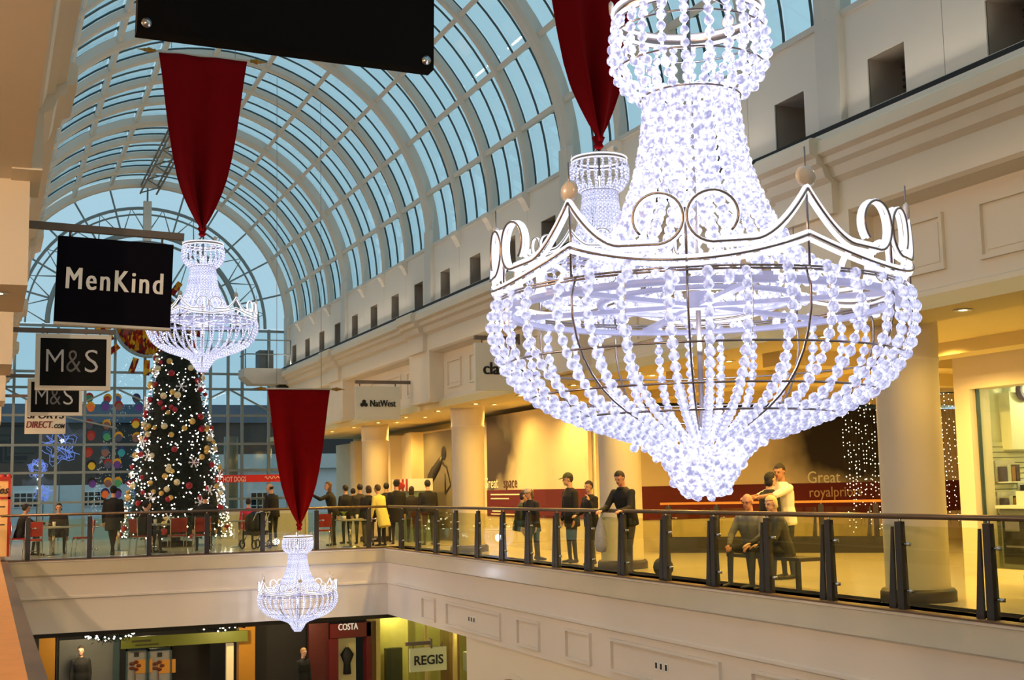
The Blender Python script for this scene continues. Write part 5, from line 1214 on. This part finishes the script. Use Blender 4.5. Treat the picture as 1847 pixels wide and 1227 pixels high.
        q = m_.mesh('hat_brim', hx); q.transform(M); q.transform(Matrix.Scale(s, 4)); link('hat_brim', q, o)
    if fur:
        m_ = MB(); R = random.Random(4)
        m_.tube([V(.10 * math.cos(a), -.02 + .02 * math.cos(a), -.03 + .12 * math.sin(a)) for a in [2 * PI * i / 16 for i in range(16)]], .030, 7, True)
        q = m_.mesh('fur_hood', mat('hair_%d_%d_%d' % fur, fur, .9, var=.3, scale=40, bump=.5)); q.transform(M); q.transform(Matrix.Scale(s, 4)); link('fur_hood', q, o)
    if glasses:
        m_ = MB()
        for sx in (-1, 1): m_.tube([(sx * .032 + .02 * math.cos(a), .104, .006 + .017 * math.sin(a)) for a in [2 * PI * i / 10 for i in range(10)]], .0025, 4, True); m_.tube([(sx * .052, .1, .01), (sx * .08, .0, .012)], .0025, 4)
        m_.tube([(-.012, .106, .01), (.012, .106, .01)], .0025, 4); q = m_.mesh('spectacles', DARKGAP); q.transform(M); q.transform(Matrix.Scale(s, 4)); link('spectacles', q, o)
    PEOPLE.append(o); return o
DK, NAVY, GREY = (22, 21, 24), (26, 30, 44), (92, 92, 90)
# --- along the right rail
person(1098, 19.95, 205, 'man in a black jacket leaning on the handrail and looking down, carrier bag in hand', X=10.33, h=1.80, lean=15, head=(8, -24), armL=(V(-.15, .42, -.9), V(-.05, .95, -.12)), armR=(V(.2, .5, -.85), V(-.25, .9, -.18)), top=(20, 19, 22), bottom=(58, 50, 46), hair=(36, 26, 20), skin='ruddy', vox=.012, legs='cross')
person(1345, 16.5, 205, 'elderly balding man in a grey jacket sitting on the bench behind the glass', X=10.66, h=1.72, sit=True, lean=12, seat=.47, head=(6, -14), armL=(V(-.25, .45, -.9), V(.35, .75, -.5)), armR=(V(.25, .45, -.9), V(-.35, .75, -.5)), top=(118, 114, 108), bottom=(40, 40, 46), hair=(190, 184, 176), skin='ruddy', bald=True, vox=.012, bulk=1.08, glasses=True)
person(1402, 15.75, 165, 'woman with short blond hair in a dark padded coat sitting on the bench', X=10.66, h=1.66, sit=True, lean=14, seat=.47, head=(25, -12), armL=(V(-.2, .4, -.9), V(.25, .85, -.3)), armR=(V(.2, .4, -.9), V(-.25, .85, -.3)), top=(62, 60, 56), bottom=(46, 44, 46), hair=(214, 186, 122), hairlen=.10, vox=.012, bulk=1.1)
person(1398, 17.4, 180, 'young man in a white T-shirt hugging someone behind the seated couple', X=11.85, h=1.82, lean=6, head=(28, -14), armL=(V(-.1, .95, -.35), V(.55, .8, -.1)), armR=(V(.25, .9, -.42), V(-.25, .95, -.05)), top=(226, 216, 196), bottom=(40, 42, 52), hair=(34, 24, 18), skin='tan', sleeves=False, vox=.012)
person(1376, 17.4, 0, 'person with dark hair in a black top being hugged by the young man in white', X=11.52, h=1.68, lean=4, head=(0, -4), top=(22, 22, 24), bottom=(30, 32, 38), hair=(26, 20, 18), hairlen=.14, vox=.012)
person(1020, 22.8, 190, 'woman in a black jacket and grey shorts standing with hands near her chin', X=11.0, h=1.62, lean=2, head=(12, -6), armL=(V(-.2, .3, -.9), V(.25, .25, .95)), armR=(V(.2, .2, -.95), V(-.4, .8, -.2)), top=(20, 20, 22), bottom=(84, 82, 72), hair=(34, 26, 22), coat=.02, vox=.014, legs='cross')
person(966, 23.6, 185, 'tall person in a green cap and dark coat standing beside the woman in shorts', X=10.95, h=1.78, lean=3, head=(-14, -8), top=(34, 30, 28), bottom=(48, 44, 38), hair=(50, 36, 26), hat=('cap', (66, 72, 46)), coat=.10, vox=.014)
person(928, 24.3, 200, 'child in a fur-hooded dark coat pressed against the glass, hat pale', X=10.4, h=1.52, lean=8, head=(0, -14), top=(34, 33, 36), bottom=(40, 40, 46), hair=(70, 50, 36), hat=('beanie', (206, 186, 164)), coat=.10, vox=.014, fur=(120, 92, 66))
person(893, 25.3, 330, 'person in a dark green jacket crouched on a seat beside the fur-hooded child', X=10.5, h=1.6, sit=True, seat=.62, lean=10, head=(-10, -10), top=(58, 60, 48), bottom=(38, 40, 46), hair=(58, 40, 28), hairlen=.12, vox=.015)
person(1838, 10.7, 200, 'person in black crouching by the rail at the right edge of the picture', X=10.75, h=1.68, sit=True, seat=.38, lean=20, head=(0, -20), top=(18, 18, 20), bottom=(20, 20, 24), hair=(24, 20, 18), hairlen=.12, vox=.014)
# --- queue beyond the rail corner
P = dict(vox=.019)
person(773, 33.9, 95, 'broad person in a black jacket seen from behind in front of the striped stall', h=1.78, top=(24, 22, 24), bottom=(72, 70, 62), hair=(30, 22, 18), bulk=1.12, **P)
person(716, 35.0, 80, 'person in a dark knitted hat seen from behind, right of the yellow coat', h=1.80, top=(26, 24, 26), hat=('beanie', (24, 22, 26)), coat=.2, **P)
person(742, 36.0, 60, 'dark-haired person half hidden between the knitted hat and the broad jacket', h=1.62, top=(34, 30, 32), hairlen=.2, **P)
person(689, 34.3, 120, 'person in a pale yellow coat leaning sideways in the queue', h=1.70, lean=16, top=(222, 204, 106), bottom=(40, 38, 42), hair=(70, 50, 34), coat=.28, **P)
person(697, 36.6, 70, 'dark-haired person behind the yellow coat', h=1.74, top=(30, 28, 30), hair=(28, 22, 20), **P)
person(666, 34.6, 90, 'person in a black coat with brown hair seen from behind, left of the yellow coat', h=1.66, top=(28, 26, 28), bottom=(96, 90, 78), hair=(62, 42, 28), coat=.12, hairlen=.12, **P)
person(650, 36.3, 85, 'person in an olive jacket behind the black coat with brown hair', h=1.72, top=(52, 46, 34), hair=(36, 28, 22), **P)
person(625, 36.8, 110, 'dark-clothed person with short hair near the head of the queue', h=1.70, top=(30, 28, 30), hair=(48, 36, 28), **P)
person(637, 38.4, 75, 'person mostly hidden deep in the queue with black hair', h=1.60, top=(30, 28, 32), hair=(22, 18, 18), **P)
person(601, 35.6, 150, 'long-haired person in black reaching an arm out towards the lowest banner', h=1.80, lean=12, head=(30, 0), armL=(V(-.75, .5, -.3), V(-.35, .8, .5)), top=(24, 22, 24), hair=(112, 78, 50), hairlen=.24, **P)
# --- food court
person(493, 36.4, 130, 'balding man in a black jacket standing left of the lowest banner', h=1.78, lean=8, head=(25, -12), top=(22, 22, 24), hair=(40, 30, 24), bald=True, bulk=1.1, **P)
person(448, 38.7, 82, 'person in a bright pink top sitting with their back to the viewer', h=1.68, sit=True, top=(206, 40, 78), hair=(30, 24, 22), **P)
person(204, 34.7, 85, 'slim person in a black hooded coat standing left of the tree, seen from behind', h=1.76, top=(18, 18, 22), bottom=(18, 18, 22), hair=(24, 20, 18), coat=.18, legs='cross', hat=('beanie', (18, 18, 22)), **P)
person(256, 35.0, 15, 'person in black sitting sideways in front of the left of the tree', h=1.74, sit=True, top=(20, 19, 20), hair=(26, 20, 18), lean=12, **P)
person(370, 35.1, 85, 'large person in a dark jacket sitting in front of the right of the tree', h=1.86, sit=True, seat=.60, top=(24, 22, 20), hair=(26, 22, 18), bulk=1.25, **P)
person(36, 36.1, 10, 'person in black leaning over the leftmost table', h=1.70, sit=True, lean=14, top=(22, 20, 22), hair=(34, 24, 20), armR=(V(.2, .8, -.5), V(-.1, .95, .0)), **P)
person(106, 37.0, 268, 'dark-haired person sitting on the far side of the leftmost table', h=1.68, sit=True, lean=12, top=(40, 32, 30), hair=(24, 20, 18), hairlen=.1, **P)
# --- lower level
a = at(146, 1167, Y=35.8)
person(146, 35.8, 265, 'person in dark clothes standing outside the lower glazed doors under the bridge', X=a.x, h=1.75, top=(30, 28, 26), bottom=(26, 25, 26), zoff=a.z - 1.74, **P)
a = at(545, 1170, Y=35.6)
person(545, 35.6, 300, 'person with light hair standing by the cafe menu panel on the lower level', X=a.x, h=1.70, top=(24, 22, 24), hair=(150, 110, 70), zoff=a.z - 1.70, **P)
